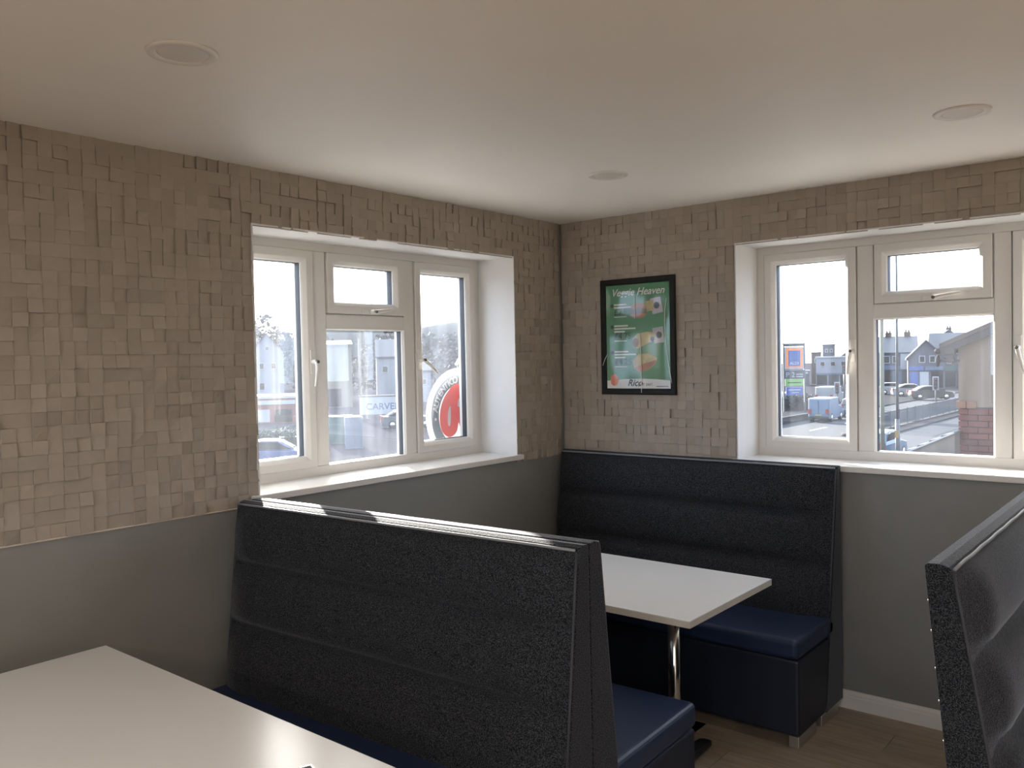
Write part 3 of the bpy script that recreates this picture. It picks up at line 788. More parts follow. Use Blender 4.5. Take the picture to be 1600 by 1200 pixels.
# foliage -----------------------------------------------------------
def leaves(rad, n, size, seed, squash=(1, 1, 1), centre=(0, 0, 0)):
    rnd = random.Random(seed); mb_ = MB()
    lumps = [(Vector((rnd.gauss(0, .38), rnd.gauss(0, .38), rnd.gauss(0, .33))), rnd.uniform(.35, .6)) for _ in range(11)]
    for _ in range(n):
        c, r_ = rnd.choice(lumps)
        d = Vector((rnd.gauss(0, 1), rnd.gauss(0, 1), rnd.gauss(0, 1))).normalized()
        p = c + d * r_ * rnd.uniform(.55, 1)
        p = Vector((p.x * squash[0], p.y * squash[1], p.z * squash[2])) * rad + Vector(centre)
        a = Vector((rnd.gauss(0, 1), rnd.gauss(0, 1), rnd.gauss(0, 1))).normalized(); b = a.orthogonal(); s_ = size * rnd.uniform(.6, 1.3)
        mb_.add([p - a * s_ - b * s_ * .5, p + a * s_ - b * s_ * .5, p + a * s_ * .7 + b * s_ * .6, p - a * s_ * .7 + b * s_ * .6], [(0, 1, 2, 3)])
    return mb_
M_bark = mat('bark', (.09, .075, .06), .9, var=.3)
M_fol = [mat('grey_green_foliage', (.15, .175, .18), .9, var=.2, scale=2), mat('dark_foliage', (.085, .10, .105), .9, var=.3, scale=2), mat('winter_foliage', (.18, .19, .19), .9, var=.2, scale=2)]  # crown colours carry the blue-grey of distance haze
def tree(label, x, y, h, r_, k, seed, trunk=.3, sq=(1, 1, .95), far=1.):
    x = CAM.x + (x - CAM.x) * far; y = CAM.y + (y - CAM.y) * far; r_ *= far; h = (h + GZ - CAM.z) * far + CAM.z - GZ
    t = thing('tree', label, 'tree', (x, y, GZ - .12), 0, 'trees on the skyline beyond the left-hand window')
    leaves(r_, 1900, r_ * .055, seed, sq, (0, 0, h - r_ * .8)).build('crown', M_fol[k], t)
    MB().tube([(0, 0, 0), (.1, 0, h * .4), (0, .1, h * .75)], [trunk, trunk * .7, trunk * .3], 8).build('trunk', M_bark, t)
    return t
tree('dark rounded tree between the cream barn and the white gabled house, left window', -109.4, 97.8, 11.2, 6.0, 1, 3, far=0.98)
tree('grey-green tree behind the cream barn, left of the dark tree', -119.6, 92.4, 10.6, 6.5, 0, 4, far=1.18)
tree('pale tree above the white gabled cottage at the far left of the left window', -128.0, 83.5, 11.3, 5.5, 2, 5, far=1.15)
tree('small pale tree just right of the white gabled cottage', -122.0, 88.8, 10.0, 4.0, 2, 6, far=1.42)
tree('broad pale tree above the round sign, nearest the window post', -103.5, 103.3, 11.2, 6.5, 0, 7, far=1.2)
tree('broad grey tree above the round sign, furthest right in the left window', -98.2, 107.2, 11.6, 6.0, 0, 8, far=1)
tree('low dark tree in the gap above the blue shed', -84.0, 66.0, 6.6, 2.4, 1, 9, far=1.12)
# far wooded ridge
rg = MB(); rnd = random.Random(4); rows = []
for k in range(61):
    y = -40 + k * 6.5; x = -330 + k * 2.6; h = 17 + 2.2 * math.sin(k * .35) + 1.5 * math.sin(k * .9 + 1) + rnd.uniform(-.4, .4)
    rows.append([Vector((x + 14, y - 6, GZ)), Vector((x + 9, y - 4, GZ + h * .75)), Vector((x, y, GZ + h)), Vector((x - 30, y + 10, GZ + h * .9)), Vector((x - 60, y + 20, GZ))])
rg.loft(rows, closed=False, cap=False)
tag(rg.build('wooded_ridge', mat('far_woodland', (.16, .18, .17), 1., var=.35, scale=.12)), 'long grey wooded ridge on the horizon beyond the left window', 'hill')  # pale haze is mixed into the ridge colour
h_ = thing('hedge', 'clipped hedge behind the posts of the pylon sign', 'hedge', (-26.1, 70.5, GZ + .03), .68)
leaves(1., 900, .12, 12, (1.6, .7, .75), (0, 0, .85)).build('hedge_leaves', M_fol[1], h_)
MB().box(-1.5, -.3, 0, 1.5, .3, .9).build('hedge_stems', M_bark, h_)
# bare tree near the row of houses
bt = thing('bare_tree', 'leafless tree rising above the roofs left of the street lamp', 'tree', (-33.5, 113, GZ))
rnd = random.Random(21); tb = MB(); tw = MB()
tb.tube([(0, 0, 0), (.1, 0, 3), (.0, .1, 6)], [.22, .17, .10], 7)
for k in range(26):
    z = rnd.uniform(3, 6); a = rnd.uniform(0, 2 * PI); l = rnd.uniform(1.2, 2.6)
    e1 = Vector((math.cos(a) * l * .5, math.sin(a) * l * .5, z + l * .7)); e2 = e1 + Vector((math.cos(a + .5) * l * .35, math.sin(a + .5) * l * .35, l * .7))
    tw.tube([(0, 0, z), e1, e2], [.06, .035, .012], 4)
tb.build('trunk', M_bark, bt); tag(tw.build('branches', M_bark, bt), kind='stuff')

# houses --------------------------------------------------------------
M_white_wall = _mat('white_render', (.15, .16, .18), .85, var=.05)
M_cream = mat('cream_cladding', (.50, .48, .38), .85, var=.05)
M_slate_hazed = mat('slate_roof', (.16, .19, .24), .7, var=.15, scale=3)  # pale blue distance haze mixed into the slate colour
M_brick_far = mat('brown_brick', (.19, .13, .11), .9, var=.15)
M_wall_hazed = mat('grey_brown_wall', (.24, .25, .29), .9, var=.12)  # distance haze put into the wall colour as pale blue
M_glass_dark = mat('dark_window', (.04, .05, .06), .1)
M_teal = mat('teal_paint', (.05, .25, .24), .5)
M_ltblue = mat('pale_blue_paint', (.22, .33, .50), .5)
def house(name, label, cat, x, y, rot, w, d, ze, zr, wall, roof, ridge='x', wins=(), chim=(), fascia=None, door=None, over=.25, z0=None):
    """front faces local -y; ze/zr = world heights of eaves and ridge; wins = list of (u, z, w, h)"""
    z0 = GZ - .13 if z0 is None else z0
    t = thing(name, label, cat, (x, y, z0), rot)
    e_, r_ = ze - z0, zr - z0
    if ridge == 'y' and zr > ze:
        MB().prism([(-w / 2, 0), (w / 2, 0), (w / 2, e_), (0, r_), (-w / 2, e_)], 0, d, lambda u, z, v: Vector((u, v, z))).build('walls', wall, t)
        sl = (r_ - e_) / (w / 2); o = over; th = .18
        for sg in (-1, 1):
            MB().prism([(0, r_ + .02), (sg * (w / 2 + o), e_ - sl * o + .02), (sg * (w / 2 + o), e_ - sl * o + .02 + th), (0, r_ + .02 + th)], -o, d + o, lambda u, z, v: Vector((u, v, z))).build('roof_slope', roof, t)
    elif zr > ze:
        MB().prism([(0, 0), (d, 0), (d, e_), (d / 2, r_), (0, e_)], -w / 2, w / 2, lambda v, z, u: Vector((u, v, z))).build('walls', wall, t)
        sl = (r_ - e_) / (d / 2); o = over; th = .15
        for sg in (-1, 1):
            MB().prism([(d / 2, r_ + .02), (d / 2 + sg * (d / 2 + o), e_ - sl * o + .02), (d / 2 + sg * (d / 2 + o), e_ - sl * o + .02 + th), (d / 2, r_ + .02 + th)], -w / 2 - .1, w / 2 + .1, lambda v, z, u: Vector((u, v, z))).build('roof_slope', roof, t)
    else:
        MB().box(-w / 2, 0, 0, w / 2, d, e_).build('walls', wall, t)
        MB().box(-w / 2 - .1, -.1, e_ - .12, w / 2 + .1, d + .1, e_ + .1).build('parapet', roof, t)
    for (u, z, ww, hh) in wins:
        f = MB().ring(u - ww / 2, u + ww / 2, z - z0 - hh / 2, z - z0 + hh / 2, [(0, -.05), (.09, -.05), (.09, .02), (0, .02)], lambda a, b, c: Vector((a, c, b))).build('window_frame', M_signwhite, t)
        MB().box(u - ww / 2 + .08, -.03, z - z0 - hh / 2 + .08, u + ww / 2 - .08, -.01, z - z0 + hh / 2 - .08).build('window_pane', M_glass_dark, f)
    for (u, zz) in chim:
        ch = MB().box(u - .45, d / 2 - .3, r_ - .7, u + .45, d / 2 + .3, zz - z0).build('chimney', M_brick_far, t)
        for s_ in (-.2, .2): MB().lathe([(.12, 0), (.10, .3), (.12, .32)], 8, Matrix.Translation((u + s_, d / 2, zz - z0))).build('chimney_pot', M_orange if False else M_brick_far, ch)
    for fc in (fascia or ()):
        (u0, u1, za, zb, mm) = fc
        MB().box(u0, -.16, za - z0, u1, 0, zb - z0).build('shop_fascia', mm, t)
    for dr in (door or ()):
        (u0, u1, za, zb, mm) = dr
        MB().box(u0, -.05, za - z0, u1, 0, zb - z0).build('shop_window', mm, t)
    return t
R154 = math.radians(15.5); R20 = math.radians(19.5)
# right-hand window, from left to right
house('brown_block', 'narrow brown brick block behind the pylon sign', 'building', -50.95, 144.4, R20, 1.6, 8, 2.02, 2.02, M_brick_far, M_brick_far, wins=[(.0, .6, .6, .8)])
house('brick_tower', 'square brown tower block above the white shop building', 'building', -49.7, 147.1, R20, 2.0, 6, 3.34, 3.34, M_wall_hazed, M_wall_hazed, wins=[(-.4, 2.3, .5, .6), (.4, 2.3, .5, .6)])
house('white_shop', 'long white shop building with dark shop fronts below, behind the van', 'building', -45.3, 136.3, R20, 5.2, 6, 1.2, 1.2, M_white_wall, M_signwhite,
      fascia=[(-2.6, 2.6, -1.65, -1.4, M_ltblue)], door=[(-2.5, -.9, -3.3, -1.75, M_glass_dark), (-.7, .9, -3.3, -1.75, M_signgrey), (1.1, 2.5, -3.3, -1.75, M_glass_dark)], wins=[(-1.6, .1, .8, .8), (0, .1, .8, .8), (1.6, .1, .8, .8)])
house('gabled_hall', 'grey slate gable roof rising behind the white shop building', 'building', -43.0, 144, R20, 7.0, 9, 1.0, 3.9, M_wall_hazed, M_slate_hazed, ridge='y')
house('lock_up', 'low dark-fronted shop left of the white shop building', 'building', -49.6, 133.5, R20, 2.6, 5, -1.0, -1.0, M_wall_hazed, M_ltblue, door=[(-1.1, 1.1, -3.2, -1.5, M_signgrey)], fascia=[(-1.2, 1.2, -1.45, -1.15, M_signwhite)])
house('terraced_shop', 'terraced shop with a white side panel and two chimneys, right of the street lamp', 'building', -33.1, 128.2, R154, 5.3, 9, 1.7, 4.0, M_wall_hazed, M_slate_hazed,
      chim=[(-1.25, 4.75), (1.35, 4.8)], wins=[(-1.5, .7, .9, 1.1), (-.4, .7, .7, 1.1)], fascia=[(-2.5, .6, -.8, -.2, M_ltblue), (.35, 1.55, -.75, 1.55, M_signwhite)], door=[(-2.4, -.9, -3.3, -.95, M_glass_dark), (-.7, .5, -3.3, -.95, M_ltblue), (.7, 2.4, -3.3, -.9, M_signgrey)])
house('gabled_shop', 'brown gabled shop with blue fascia and a white bargeboard', 'building', -27.2, 119.8, R154, 4.5, 8, .9, 3.2, M_wall_hazed, M_slate_hazed, ridge='y',
      wins=[(-.5, .75, .75, .95), (.75, .75, .75, .95)], fascia=[(-2.1, -.3, -.75, -.2, M_bluec), (-.1, 2.0, -.75, -.25, M_ltblue)], door=[(-2.0, -1.0, -3.2, -.95, M_bluec), (-.8, .3, -3.2, -.95, M_signwhite), (.6, 2.0, -3.2, -.95, M_glass_dark)])
house('slate_roof_shop', 'slate-roofed shop with a teal sign, nearest the beige building', 'building', -25.6, 127.5, R154, 5.6, 8, 1.4, 4.25, M_wall_hazed, M_slate_hazed,
      wins=[(-.4, .5, .8, 1.0), (1.0, .5, .8, 1.0)], fascia=[(-1.4, .4, -1.0, -.4, M_teal), (.6, 2.4, -1.0, -.5, M_ltblue)], door=[(-1.3, .3, -3.2, -1.2, M_glass_dark), (.6, 2.3, -3.2, -1.2, M_glass_dark)])
house('distant_house', 'pale distant house with a hipped look behind the slate roofs', 'house', -33.3, 160, R154, 4.6, 8, 3.7, 5.4, M_wall_hazed, M_slate_hazed, ridge='y', chim=[(.2, 6.0)])
house('corner_house', 'narrow brown terraced house left of the street lamp, mostly behind the thick pole', 'house', -38.4, 129.7, R154, 3.0, 8, 2.2, 4.0, M_wall_hazed, M_slate_hazed, wins=[(-.5, .8, .7, 1.0), (.6, .8, .7, 1.0)], fascia=[(-1.3, 1.3, -.9, -.3, M_teal)])
# left-hand window
RL = math.radians(55); RL2 = math.radians(49)
house('white_cottage', 'white gabled cottage at the far left of the left-hand window', 'house', -112.9, 75.3, RL, 5.0, 9, 3.8, 6.6, M_white_wall, M_slate_hazed, ridge='y', wins=[(-.9, 1.6, .8, 1.0), (.9, 1.6, .8, 1.0), (0, 4.4, .6, .7), (-.9, -1.6, .9, 1.2)])
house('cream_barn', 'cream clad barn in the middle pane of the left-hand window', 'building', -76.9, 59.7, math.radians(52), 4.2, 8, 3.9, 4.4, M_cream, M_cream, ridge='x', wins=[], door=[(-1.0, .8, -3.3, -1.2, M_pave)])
house('white_house', 'white gabled house above the white sign board', 'house', -79.0, 71.2, RL2, 4.6, 8, 2.5, 4.7, M_white_wall, M_slate_hazed, ridge='x', wins=[(-1.2, .9, .8, .9), (1.4, .9, .8, 1.0), (1.4, -1.2, .8, 1.0)])
house('white_villa', 'white villa with a steep gable beside the round sign', 'house', -70.8, 77.8, math.radians(46), 4.2, 7, 1.6, 5.0, M_white_wall, M_slate_hazed, ridge='y', wins=[(-.8, .6, .7, .9), (.8, .6, .7, .9)])
house('white_bungalow', 'small white bungalow just right of the window post, left of the round sign', 'house', -76.0, 73.6, math.radians(46), 1.7, 6, .6, 1.7, M_white_wall, M_slate_hazed, ridge='x', wins=[(0, -.8, .6, .8)])
t = house('red_unit', 'low red fronted shop unit below the white cottage', 'building', -61.3, 40.3, math.radians(55), 4.4, 5, -1.1, -1.1, mat('red_cladding', (.42, .12, .09), .6), M_signwhite, door=[(-1.6, -.2, -3.3, -2.2, M_signwhite), (.2, 1.7, -3.3, -2.2, M_glass_dark)], fascia=[(-2, 2, -1.75, -1.4, M_signwhite)])
t = thing('roadside_sign', 'long white roadside sign board with blue lettering on two posts', 'sign', (-54.45, 46.95, GZ), math.radians(49.5))
MB().box(-1.9, -.05, .45, 2.1, .05, 2.0).build('board', M_signwhite, t)
MB().box(-1.95, -.07, 2.0, 2.15, .07, 2.15).build('top_rail', M_pole, t)
for xx in (-1.7, 1.9): MB().box(xx - .06, .05, -.1, xx + .06, .15, 2.3).build('sign_post', M_pole, t)
text('CARVERY', .82, mat('sign_blue_letters', (.10, .22, .45), .5), t, TX(-1.35, .88, -.052), offset=.01)
t = thing('telegraph_pole', 'slim pale pole in front of the white houses, middle pane of the left-hand window', 'pole', (-55.9, 45.8, GZ - .2))
MB().tube([(0, 0, 0), (0, 0, 7.4)], [.09, .07], 8).build('shaft', M_galv, t)
MB().box(-.5, -.04, 6.9, .5, .04, 7.0).build('cross_arm', M_galv, t)
def container(label, x, y, rot, w, d, h, mm):
    t = thing('storage_unit', label, 'container', (x, y, GZ - .12), rot, 'painted storage units')
    b = MB(); n = 10
    for k in range(n): b.box(-w / 2 + k * w / n, -d / 2 + (.03 if k % 2 else 0), .1, -w / 2 + (k + 1) * w / n, d / 2, h)
    b.build('corrugated_body', mm, t)
    MB().ring(-w / 2 - .02, w / 2 + .02, .05, h + .05, [(0, -.03), (.08, -.03), (.08, .06), (0, .06)], lambda a, b_, c: Vector((a, -d / 2 + c, b_))).build('end_frame', mm, t)
    MB().box(.0, -d / 2 - .06, .3, .03, -d / 2 - .02, h - .2).build('door_bar', M_galv, t)
container('teal storage unit at the left of the middle pane', -40.6, 31.2, math.radians(52), 1.5, 2.4, 1.75, M_teal)
container('blue storage unit beside the teal one', -37.5, 29.6, math.radians(52), 1.0, 2.2, 1.9, M_ltblue)
gh = thing('green_hedge', 'long teal green hedge behind the blue car, at the far left of the left window', 'hedge', (-38.0, 23.2, GZ - .12), math.radians(57))
leaves(1., 1400, .10, 31, (2.6, .6, .75), (0, 0, .95)).build('hedge_leaves', mat('hedge_green', (.07, .15, .10), .9, var=.25), gh)
MB().box(-2.4, -.3, 0, 2.4, .3, 1.1).build('hedge_stems', mat('hedge_core', (.05, .11, .075), .9), gh)

# vehicles -------------------------------------------------------------
M_tyre = mat('tyre', (.02, .02, .022), .8)
M_carglass = mat('car_glass', (.03, .04, .05), .06)
def vehicle(name, label, x, y, rot, L, Wd, prof, cab, paint, rear_light=True, group='vehicles on the road', z=GZ - .06):
    """local +x is forward; prof = body outline (x, z); cab = glasshouse outline (x, z)"""
    t = thing(name, label, 'van' if 'van' in name else 'car', (x, y, z), rot, group)
    hw = Wd / 2
    def taper(pts, top):
        lo = []
        for yy, sx in ((-hw, .94), (-hw * .9, 1.), (hw * .9, 1.), (hw, .94)):
            cxm = sum(p[0] for p in pts) / len(pts)
            lo.append([Vector(((px - cxm) * sx + cxm, yy * (1 - (.14 if top and pz_ > .62 * H else 0)), pz_)) for px, pz_ in pts])
        return lo
    H = max(p[1] for p in cab)
    MB().loft(taper(prof, False), smooth=False).build('car_body', paint, t, .03)
    gh_ = MB().loft(taper(cab, True), smooth=False).build('cabin', paint, t, .03)
    gm = MB(); cxm = sum(p[0] for p in cab) / len(cab); czm = sum(p[1] for p in cab) / len(cab)
    q = [((px - cxm) * .86 + cxm, (pz_ - czm) * .68 + czm) for px, pz_ in cab]
    for sg in (-1, 1):
        gm.prism(q, sg * hw * .86, sg * hw * .965, lambda a, b, w: Vector((a, w, b)))
    gm.build('side_glass', M_carglass, gh_)
    # windscreen and rear screen lie on the end slopes of the glasshouse
    xs = sorted(cab)
    eg = MB()
    lo_r, hi_r = cab[0], cab[1]; lo_f, hi_f = cab[-1], cab[-2]
    for (a, b, sg) in ((lo_r, hi_r, -1), (lo_f, hi_f, 1)):
        p0 = Vector((a[0] + (b[0] - a[0]) * .15 + sg * .02, 0, a[1] + (b[1] - a[1]) * .15)); p1 = Vector((a[0] + (b[0] - a[0]) * .88 + sg * .02, 0, a[1] + (b[1] - a[1]) * .88))
        w0, w1 = hw * .80, hw * .70
        n_ = Vector((sg * .03, 0, .02))
        c8 = [p0 + Vector((0, -w0, 0)), p0 + Vector((0, w0, 0)), p1 + Vector((0, w1, 0)), p1 + Vector((0, -w1, 0))]
        eg.add(c8 + [c + n_ for c in c8], [(0, 1, 2, 3), (4, 5, 6, 7), (0, 1, 5, 4), (1, 2, 6, 5), (2, 3, 7, 6), (3, 0, 4, 7)])
    eg.build('end_glass', M_carglass, gh_)
    for fx in (-.31, .30):
        for sg in (-1, 1):
            wb = MB().lathe([(.20, -.10), (.32, -.10), (.32, .10), (.20, .10)], 16, Matrix.Translation((fx * L, sg * (hw - .09), .32)) @ Matrix.Rotation(PI / 2, 4, 'X')).build('wheel', M_tyre, t)
            MB().lathe([(.19, -.02), (.19, .02), (.05, .03)], 12, Matrix.Translation((fx * L, sg * (hw + .0), .32)) @ Matrix.Rotation(-sg * PI / 2, 4, 'X')).build('hub_cap', M_alu, wb)
    xr = min(p[0] for p in prof); xf = max(p[0] for p in prof)
    for sg in (-1, 1):
        if rear_light: MB().box(xr - .03, sg * hw * .82 - .13, .62, xr + .12, sg * hw * .82 + .13, .98).build('tail_light', M_redlamp, t)
        MB().box(xf - .14, sg * hw * .74 - .18, .58, xf + .01, sg * hw * .74 + .18, .78).build('headlight', M_signwhite, t)
    MB().box(xr - .025, -.26, .48, xr + .02, .26, .60).build('number_plate', mat('number_plate', (.6, .55, .2), .5), t)
    return t
HATCH = [(-1.9, .22), (-1.95, .55), (-1.88, .92), (1.0, .92), (1.75, .80), (1.95, .55), (1.92, .22)]
HCAB = [(-1.86, .90), (-1.45, 1.40), (-1.0, 1.46), (.1, 1.46), (1.0, .90)]
SALOON = [(-2.1, .22), (-2.15, .6), (-2.08, .95), (1.0, .93), (1.95, .80), (2.12, .5), (2.1, .22)]
SCAB = [(-1.7, .92), (-1.0, 1.36), (-.6, 1.43), (.2, 1.42), (1.05, .92)]
VAN = [(-2.1, .25), (-2.12, .6), (-2.1, 1.70), (-2.0, 1.78), (.5, 1.78), (.6, 1.2), (1.7, 1.02), (2.05, .7), (2.08, .25)]
VCAB = [(.2, 1.0), (.3, 1.72), (.45, 1.80), (.7, 1.76), (1.5, 1.0)]
FW = PI / 2 + .02      # heading along the street, away from the viewer
M_vanblue = mat('pale_blue_van_paint', (.24, .38, .58), .35)
M_carwhite = mat('white_car_paint', (.50, .53, .56), .3)
M_cardark = mat('dark_car_paint', (.05, .055, .06), .3)
M_carsil = mat('silver_car_paint', (.28, .33, .40), .3, .3)
M_carblue = mat('light_blue_car_paint', (.20, .34, .52), .3)
v = vehicle('delivery_van', 'pale blue van seen from behind on the far carriageway, red tail lights', -20.0, 61.2, FW + .06, 4.3, 1.55, VAN, VCAB, M_vanblue)
MB().box(-2.135, -.012, .55, -2.11, .012, 1.62).build('rear_door_gap', M_tyre, v)
MB().box(-2.16, -.75, .26, -2.08, .75, .46).build('rear_bumper', M_cardark, v, .03)
vehicle('hatchback_car', 'silver hatchback just ahead of the pale blue van, red tail lights', -19.65, 67.2, FW + .03, 3.9, 1.6, HATCH, HCAB, M_carsil)
vehicle('transit_van', 'white van ahead in the distance, above the roof of the pale blue van', -27.4, 83.6, FW, 4.3, 1.8, VAN, VCAB, M_carwhite)
vehicle('parked_car', 'white car behind the hedge at the left edge of the right-hand window', -29.8, 76.8, 2.4, 3.9, 1.7, HATCH, HCAB, M_carwhite)
vehicle('estate_car', 'pale estate car behind the street lamp', -26.6, 103.2, .35, 4.0, 1.7, HATCH, HCAB, M_carwhite, z=GZ)
vehicle('saloon_car', 'white and blue saloon right of the street lamp', -23.8, 99.6, .45, 4.2, 1.75, SALOON, SCAB, M_carwhite, z=GZ)
vehicle('dark_car', 'dark grey car behind the traffic light with the side box', -20.4, 93.6, .55, 4.3, 1.75, SALOON, SCAB, M_cardark, z=GZ)
vehicle('blue_car', 'light blue car at the near kerb, low in the right-hand window', -9.35, 37.9, FW, 3.9, 1.65, HATCH, HCAB, M_carblue)
vehicle('blue_parked_car', 'blue parked car at the bottom of the far left pane', -33.2, 21.0, math.radians(50), 4.2, 1.75, SALOON, SCAB, mat('mid_blue_car_paint', (.10, .20, .50), .3), group='vehicles beyond the left-hand window', z=GZ - .12)
vehicle('grey_parked_car', 'grey car parked below the white sign board', -46.3, 42.5, math.radians(52), 4.2, 1.75, SALOON, SCAB, M_carsil, group='vehicles beyond the left-hand window', z=GZ - .12)

# the neighbouring building beyond the right-hand window ----------------------
M_render = mat('beige_render', (.32, .245, .185), .9, var=.05, scale=3, bump=.3, bscale=40)
M_tile = mat('brown_roof_tile', (.115, .085, .075), .8, var=.2, island=.15)
M_brick = mat('red_brick', (.26, .075, .045), .9, var=.2, scale=25, bump=.4, bscale=60, island=.22)
M_brickcap = mat('orange_brick', (.40, .19, .11), .9, var=.15, island=.15)
M_mortar = mat('mortar', (.19, .165, .15), .95)
M_soffit = mat('dark_soffit', (.06, .055, .055), .8)
nb = thing('neighbour_building', 'beige rendered building with a brick plinth and dark eaves, right of the road', 'building', (.54, 7.5, GZ))
gz = lambda z: z - GZ
BX = 7.2; ridge = BX / 2; sl = .44; ze = 1.80
def to3n(u, z, v): return Vector((u, v, z))
MB().prism([(0, gz(1.0)), (BX, gz(1.0)), (BX, gz(ze)), (ridge, gz(ze + sl * ridge)), (0, gz(ze))], 0, 7, to3n).build('rendered_gable', M_render, nb)
MB().box(.012, .012, -.05, BX - .012, 6.99, gz(1.0)).build('mortar_core', M_mortar, nb)
for sg in (-1, 1):
    o_ = .19; a = (ridge, gz(ze + sl * ridge) + .01); b = (ridge + sg * (ridge + o_), gz(ze) - sl * o_ + .01)
    MB().prism([a, b, (b[0], b[1] + .06), (a[0], a[1] + .06)], -.10, 7.2, to3n).build('roof_slope', M_tile, nb)
    MB().prism([(a[0], a[1] - .09), (b[0], b[1] - .09), b, a], -.09, -.05, to3n).build('bargeboard', M_soffit, nb)
MB().box(-.19, -.10, gz(ze) - .15, -.02, -.01, gz(ze) - .06).build('eaves_box', M_soffit, nb, .01)
MB().tube([(-.215, -.1, gz(ze) - .10), (-.215, 7, gz(ze) - .10)], .035, 8).build('gutter', M_soffit, nb)
MB().box(-.12, -.09, gz(ze) - .23, -.03, -.01, gz(ze) - .15).build('downpipe_shoe', M_soffit, nb)
bw, bh = .215, .065
brick_mes = []
rnd = random.Random(9)
def brick_mesh(mm):
    j = lambda s_: rnd.uniform(-s_, s_)
    return MB().box(0, -.004 + j(.004), 0, bw + j(.003), .10, bh + j(.002)).mesh('brick', mm)
reds = [brick_mesh(M_brick) for _ in range(6)]
half_me = MB().box(0, -.003, 0, .1025, .10, bh).mesh('brick', M_brick)
cap = MB().box(0, -.012, 0, .105, .10, .085).mesh('brick', M_brickcap)
z = 1.0 - .010
for row in range(13):
    z -= .075
    off = 0 if row % 2 else -.1125
    x = off
    for k in range(9):
        xx = x + k * .225
        half = xx < -.02
        o = bpy.data.objects.new('brick', half_me if half else reds[rnd.randrange(6)]); COL.objects.link(o); o.parent = nb; o.location = (0 if half else xx, -.004, gz(z))
for k in range(2):
    o = bpy.data.objects.new('brick', cap); COL.objects.link(o); o.parent = nb; o.location = (-.02 + k * .115, -.006, gz(1.0) - .01)
t = thing('wall_bracket', 'dark metal bracket with round flanges sticking out from the corner of the beige building', 'bracket', (.56, 7.46, 1.575))
MB().tube([(0, 0, 0), (-.24, 0, 0)], .014, 8).build('arm', M_soffit, t)
for xx, r_ in ((-.24, .075), (-.07, .045)): MB().lathe([(r_ * .3, -.02), (r_, -.006), (r_, .006), (r_ * .3, .02)], 14, Matrix.Translation((xx, 0, 0)) @ Matrix.Rotation(PI / 2, 4, 'Y')).build('flange', M_soffit, t)
# lean-to in front of it: beige gable, white verge, tiles stepping up the slope, white fascia box
lt = thing('lean_to', 'low lean-to with white verge, stepped roof tiles and white fascia box beneath the brick plinth', 'extension', (-.06, 7.2, GZ))
MB().prism([(.0, 0), (.62, 0), (.62, gz(.70)), (.0, gz(.40))], 0, .26, to3n).build('beige_gable', mat('pale_beige_render', (.40, .35, .29), .9), lt)
s2 = .30 / .62
MB().prism([(-.12, gz(.40) - .12 * s2), (.62, gz(.70)), (.62, gz(.70) + .022), (-.12, gz(.40) - .12 * s2 + .022)], -.03, .30, to3n).build('verge_board', M_signwhite, lt)
for k in range(6):
    u0 = -.20 + k * .135
    zb_ = gz(.40) + u0 * s2 + .022
    MB().prism([(u0, zb_), (u0 + .165, zb_ + .045), (u0 + .165, zb_ + .065), (u0, zb_ + .018)], -.02, .30, to3n).build('roof_tile', M_tile if k % 1 else mat('pale_tile', (.20, .165, .145), .8) if k == 0 else bpy.data.materials['pale_tile'], lt)
MB().box(.12, -.16, gz(.33), .63, 0, gz(.415)).build('fascia_box', M_signwhite, lt, .004)
MB().box(.03, -.10, gz(.405), .63, 0, gz(.44)).build('lead_flashing', M_signgrey, lt)

# round sign outside the left-hand window -------------------------------------
RS = .272
rs = thing('round_shop_sign', 'round white sign with grey lettered ring and red letters outside the left-hand window', 'sign', (-.405, -.472, 1.378))
Ms_w = mat_backlit('sign_acrylic_white', (.86, .86, .88)); Ms_g = mat_backlit('sign_acrylic_grey', (.26, .30, .34)); Ms_r = mat_backlit('sign_acrylic_red', (.80, .17, .14))  # grey and red paled, window glare put into the colour
# seen from inside: local u to the right = +y, v = +z, towards the room = +x
toS = lambda u, v, d: Vector((d, u, v))
def disc(r0, r1, d, name, mm, n=72):
    b = MB()
    if r0 == 0: b.prism([(r1 * math.cos(2 * PI * k / n), r1 * math.sin(2 * PI * k / n)) for k in range(n)], d - .006, d, toS)
    else:
        vs = []; fs = []
        for r_, dd in ((r0, d - .001), (r1, d - .001), (r1, d), (r0, d)): vs += [toS(r_ * math.cos(2 * PI * k / n), r_ * math.sin(2 * PI * k / n), dd) for k in range(n)]
        for q in range(4): fs += [(q * n + k, q * n + (k + 1) % n, ((q + 1) % 4) * n + (k + 1) % n, ((q + 1) % 4) * n + k) for k in range(n)]
        b.add(vs, fs)
    return b.build(name, mm, rs)
disc(0, RS, 0, 'white_disc', Ms_w)
disc(.247, .250, .0012, 'thin_ring', Ms_g)
disc(.176, .238, .0012, 'lettered_ring', Ms_g)
lt_b = MB()
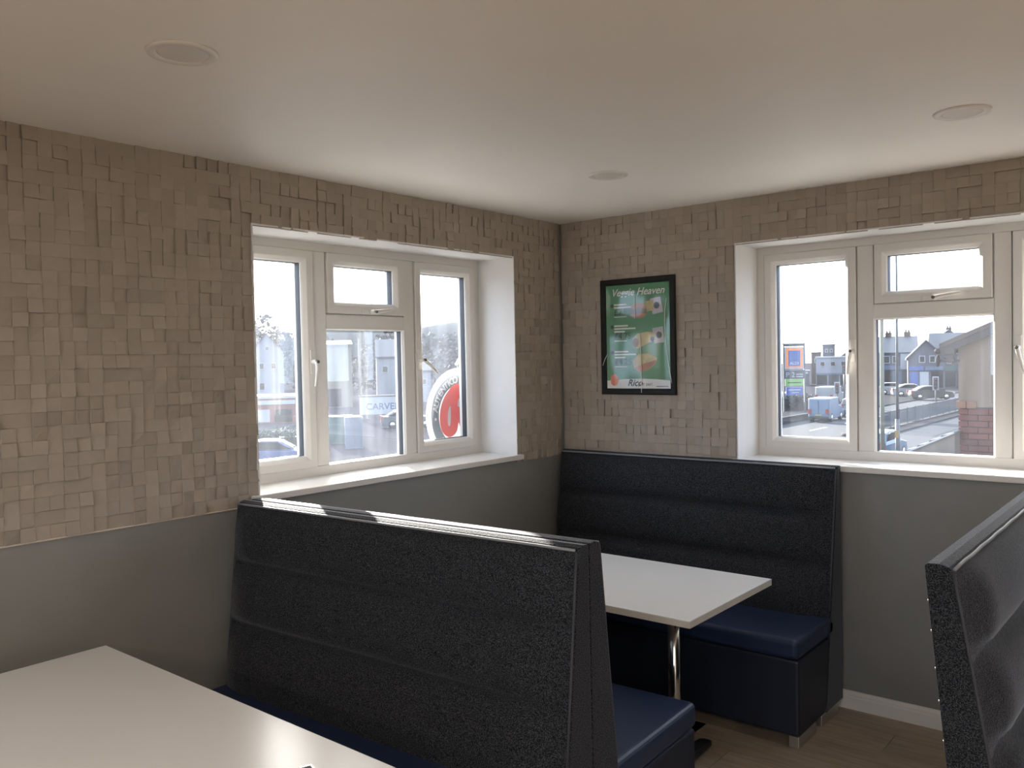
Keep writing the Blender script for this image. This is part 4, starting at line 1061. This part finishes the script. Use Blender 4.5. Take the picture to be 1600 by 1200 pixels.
def arc_text(s, start_deg, step, rad, size):
    a = start_deg; vs = []; fs = []
    bm = bmesh.new()
    for ch in s:
        if ch == ' ': a -= step * .8; continue
        adv = step * (.55 if ch == 'I' else 1)
        if ch == '*':
            me = bpy.data.meshes.new('dot'); me.from_pydata([(.009 * math.cos(2 * PI * k / 10), .015 + .009 * math.sin(2 * PI * k / 10), 0) for k in range(10)], [], [list(range(10))])
        else: me = text_mesh(ch, size, extrude=0, align='CENTER', offset=.0018)
        a -= adv / 2; th = math.radians(a)
        M = Matrix(((0, 0, 1, .0026), (1, 0, 0, 0), (0, 1, 0, 0), (0, 0, 0, 1))) @ Matrix.Rotation(th - PI / 2, 4, 'Z') @ Matrix.Translation((0, rad, 0))
        me.transform(M); bm.from_mesh(me); bpy.data.meshes.remove(me); a -= adv / 2
    me = bpy.data.meshes.new('ring_lettering'); bm.to_mesh(me); bm.free(); me.materials.append(Ms_w)
    o = bpy.data.objects.new('ring_lettering', me); COL.objects.link(o); o.parent = rs
arc_text('* AUTENTICO PIRI PIRI * AUTENTICO PIRI PIRI ', 188.5, 8.9, .190, .052)
def cat_rom(pts, n=6):
    o = []
    for i in range(len(pts)):
        p0, p1, p2, p3 = [Vector(pts[(i + k) % len(pts)]) for k in (-1, 0, 1, 2)]
        for k in range(n):
            t_ = k / n; o.append(.5 * ((2 * p1) + (p2 - p0) * t_ + (2 * p0 - 5 * p1 + 4 * p2 - p3) * t_ ** 2 + (3 * p1 - p0 - 3 * p2 + p3) * t_ ** 3))
    return [(p.x, p.y) for p in o]
def zs8(pts): return [((645 + a / 6 - 719) / 54 * RS, (648 - (500 + b / 6)) / 72 * RS) for a, b in pts]
RED = zs8([(345, 645), (300, 700), (262, 780), (243, 870), (245, 960), (270, 1040), (320, 1083), (370, 1075), (405, 1040), (420, 985), (425, 955), (440, 1000), (470, 1035), (520, 1040), (565, 1010), (600, 950), (615, 850), (610, 740), (560, 650), (500, 605), (430, 598), (380, 612)])
MB().prism(cat_rom(RED), .001, .0024, toS).build('red_letters', Ms_r, rs)
MB().prism(cat_rom(zs8([(345, 800), (325, 850), (318, 920), (322, 975), (338, 980), (346, 930), (348, 860)])), .0024, .0036, toS).build('letter_counter', Ms_w, rs)
MB().prism(cat_rom(zs8([(432, 740), (452, 750), (458, 775), (445, 805), (425, 815), (420, 790)])), .0024, .0036, toS).build('letter_counter', Ms_w, rs)
for zz in (-.12, .12): MB().box(-.012, .10, zz - .012, .066, .124, zz + .012).build('wall_arm', M_pole, rs)
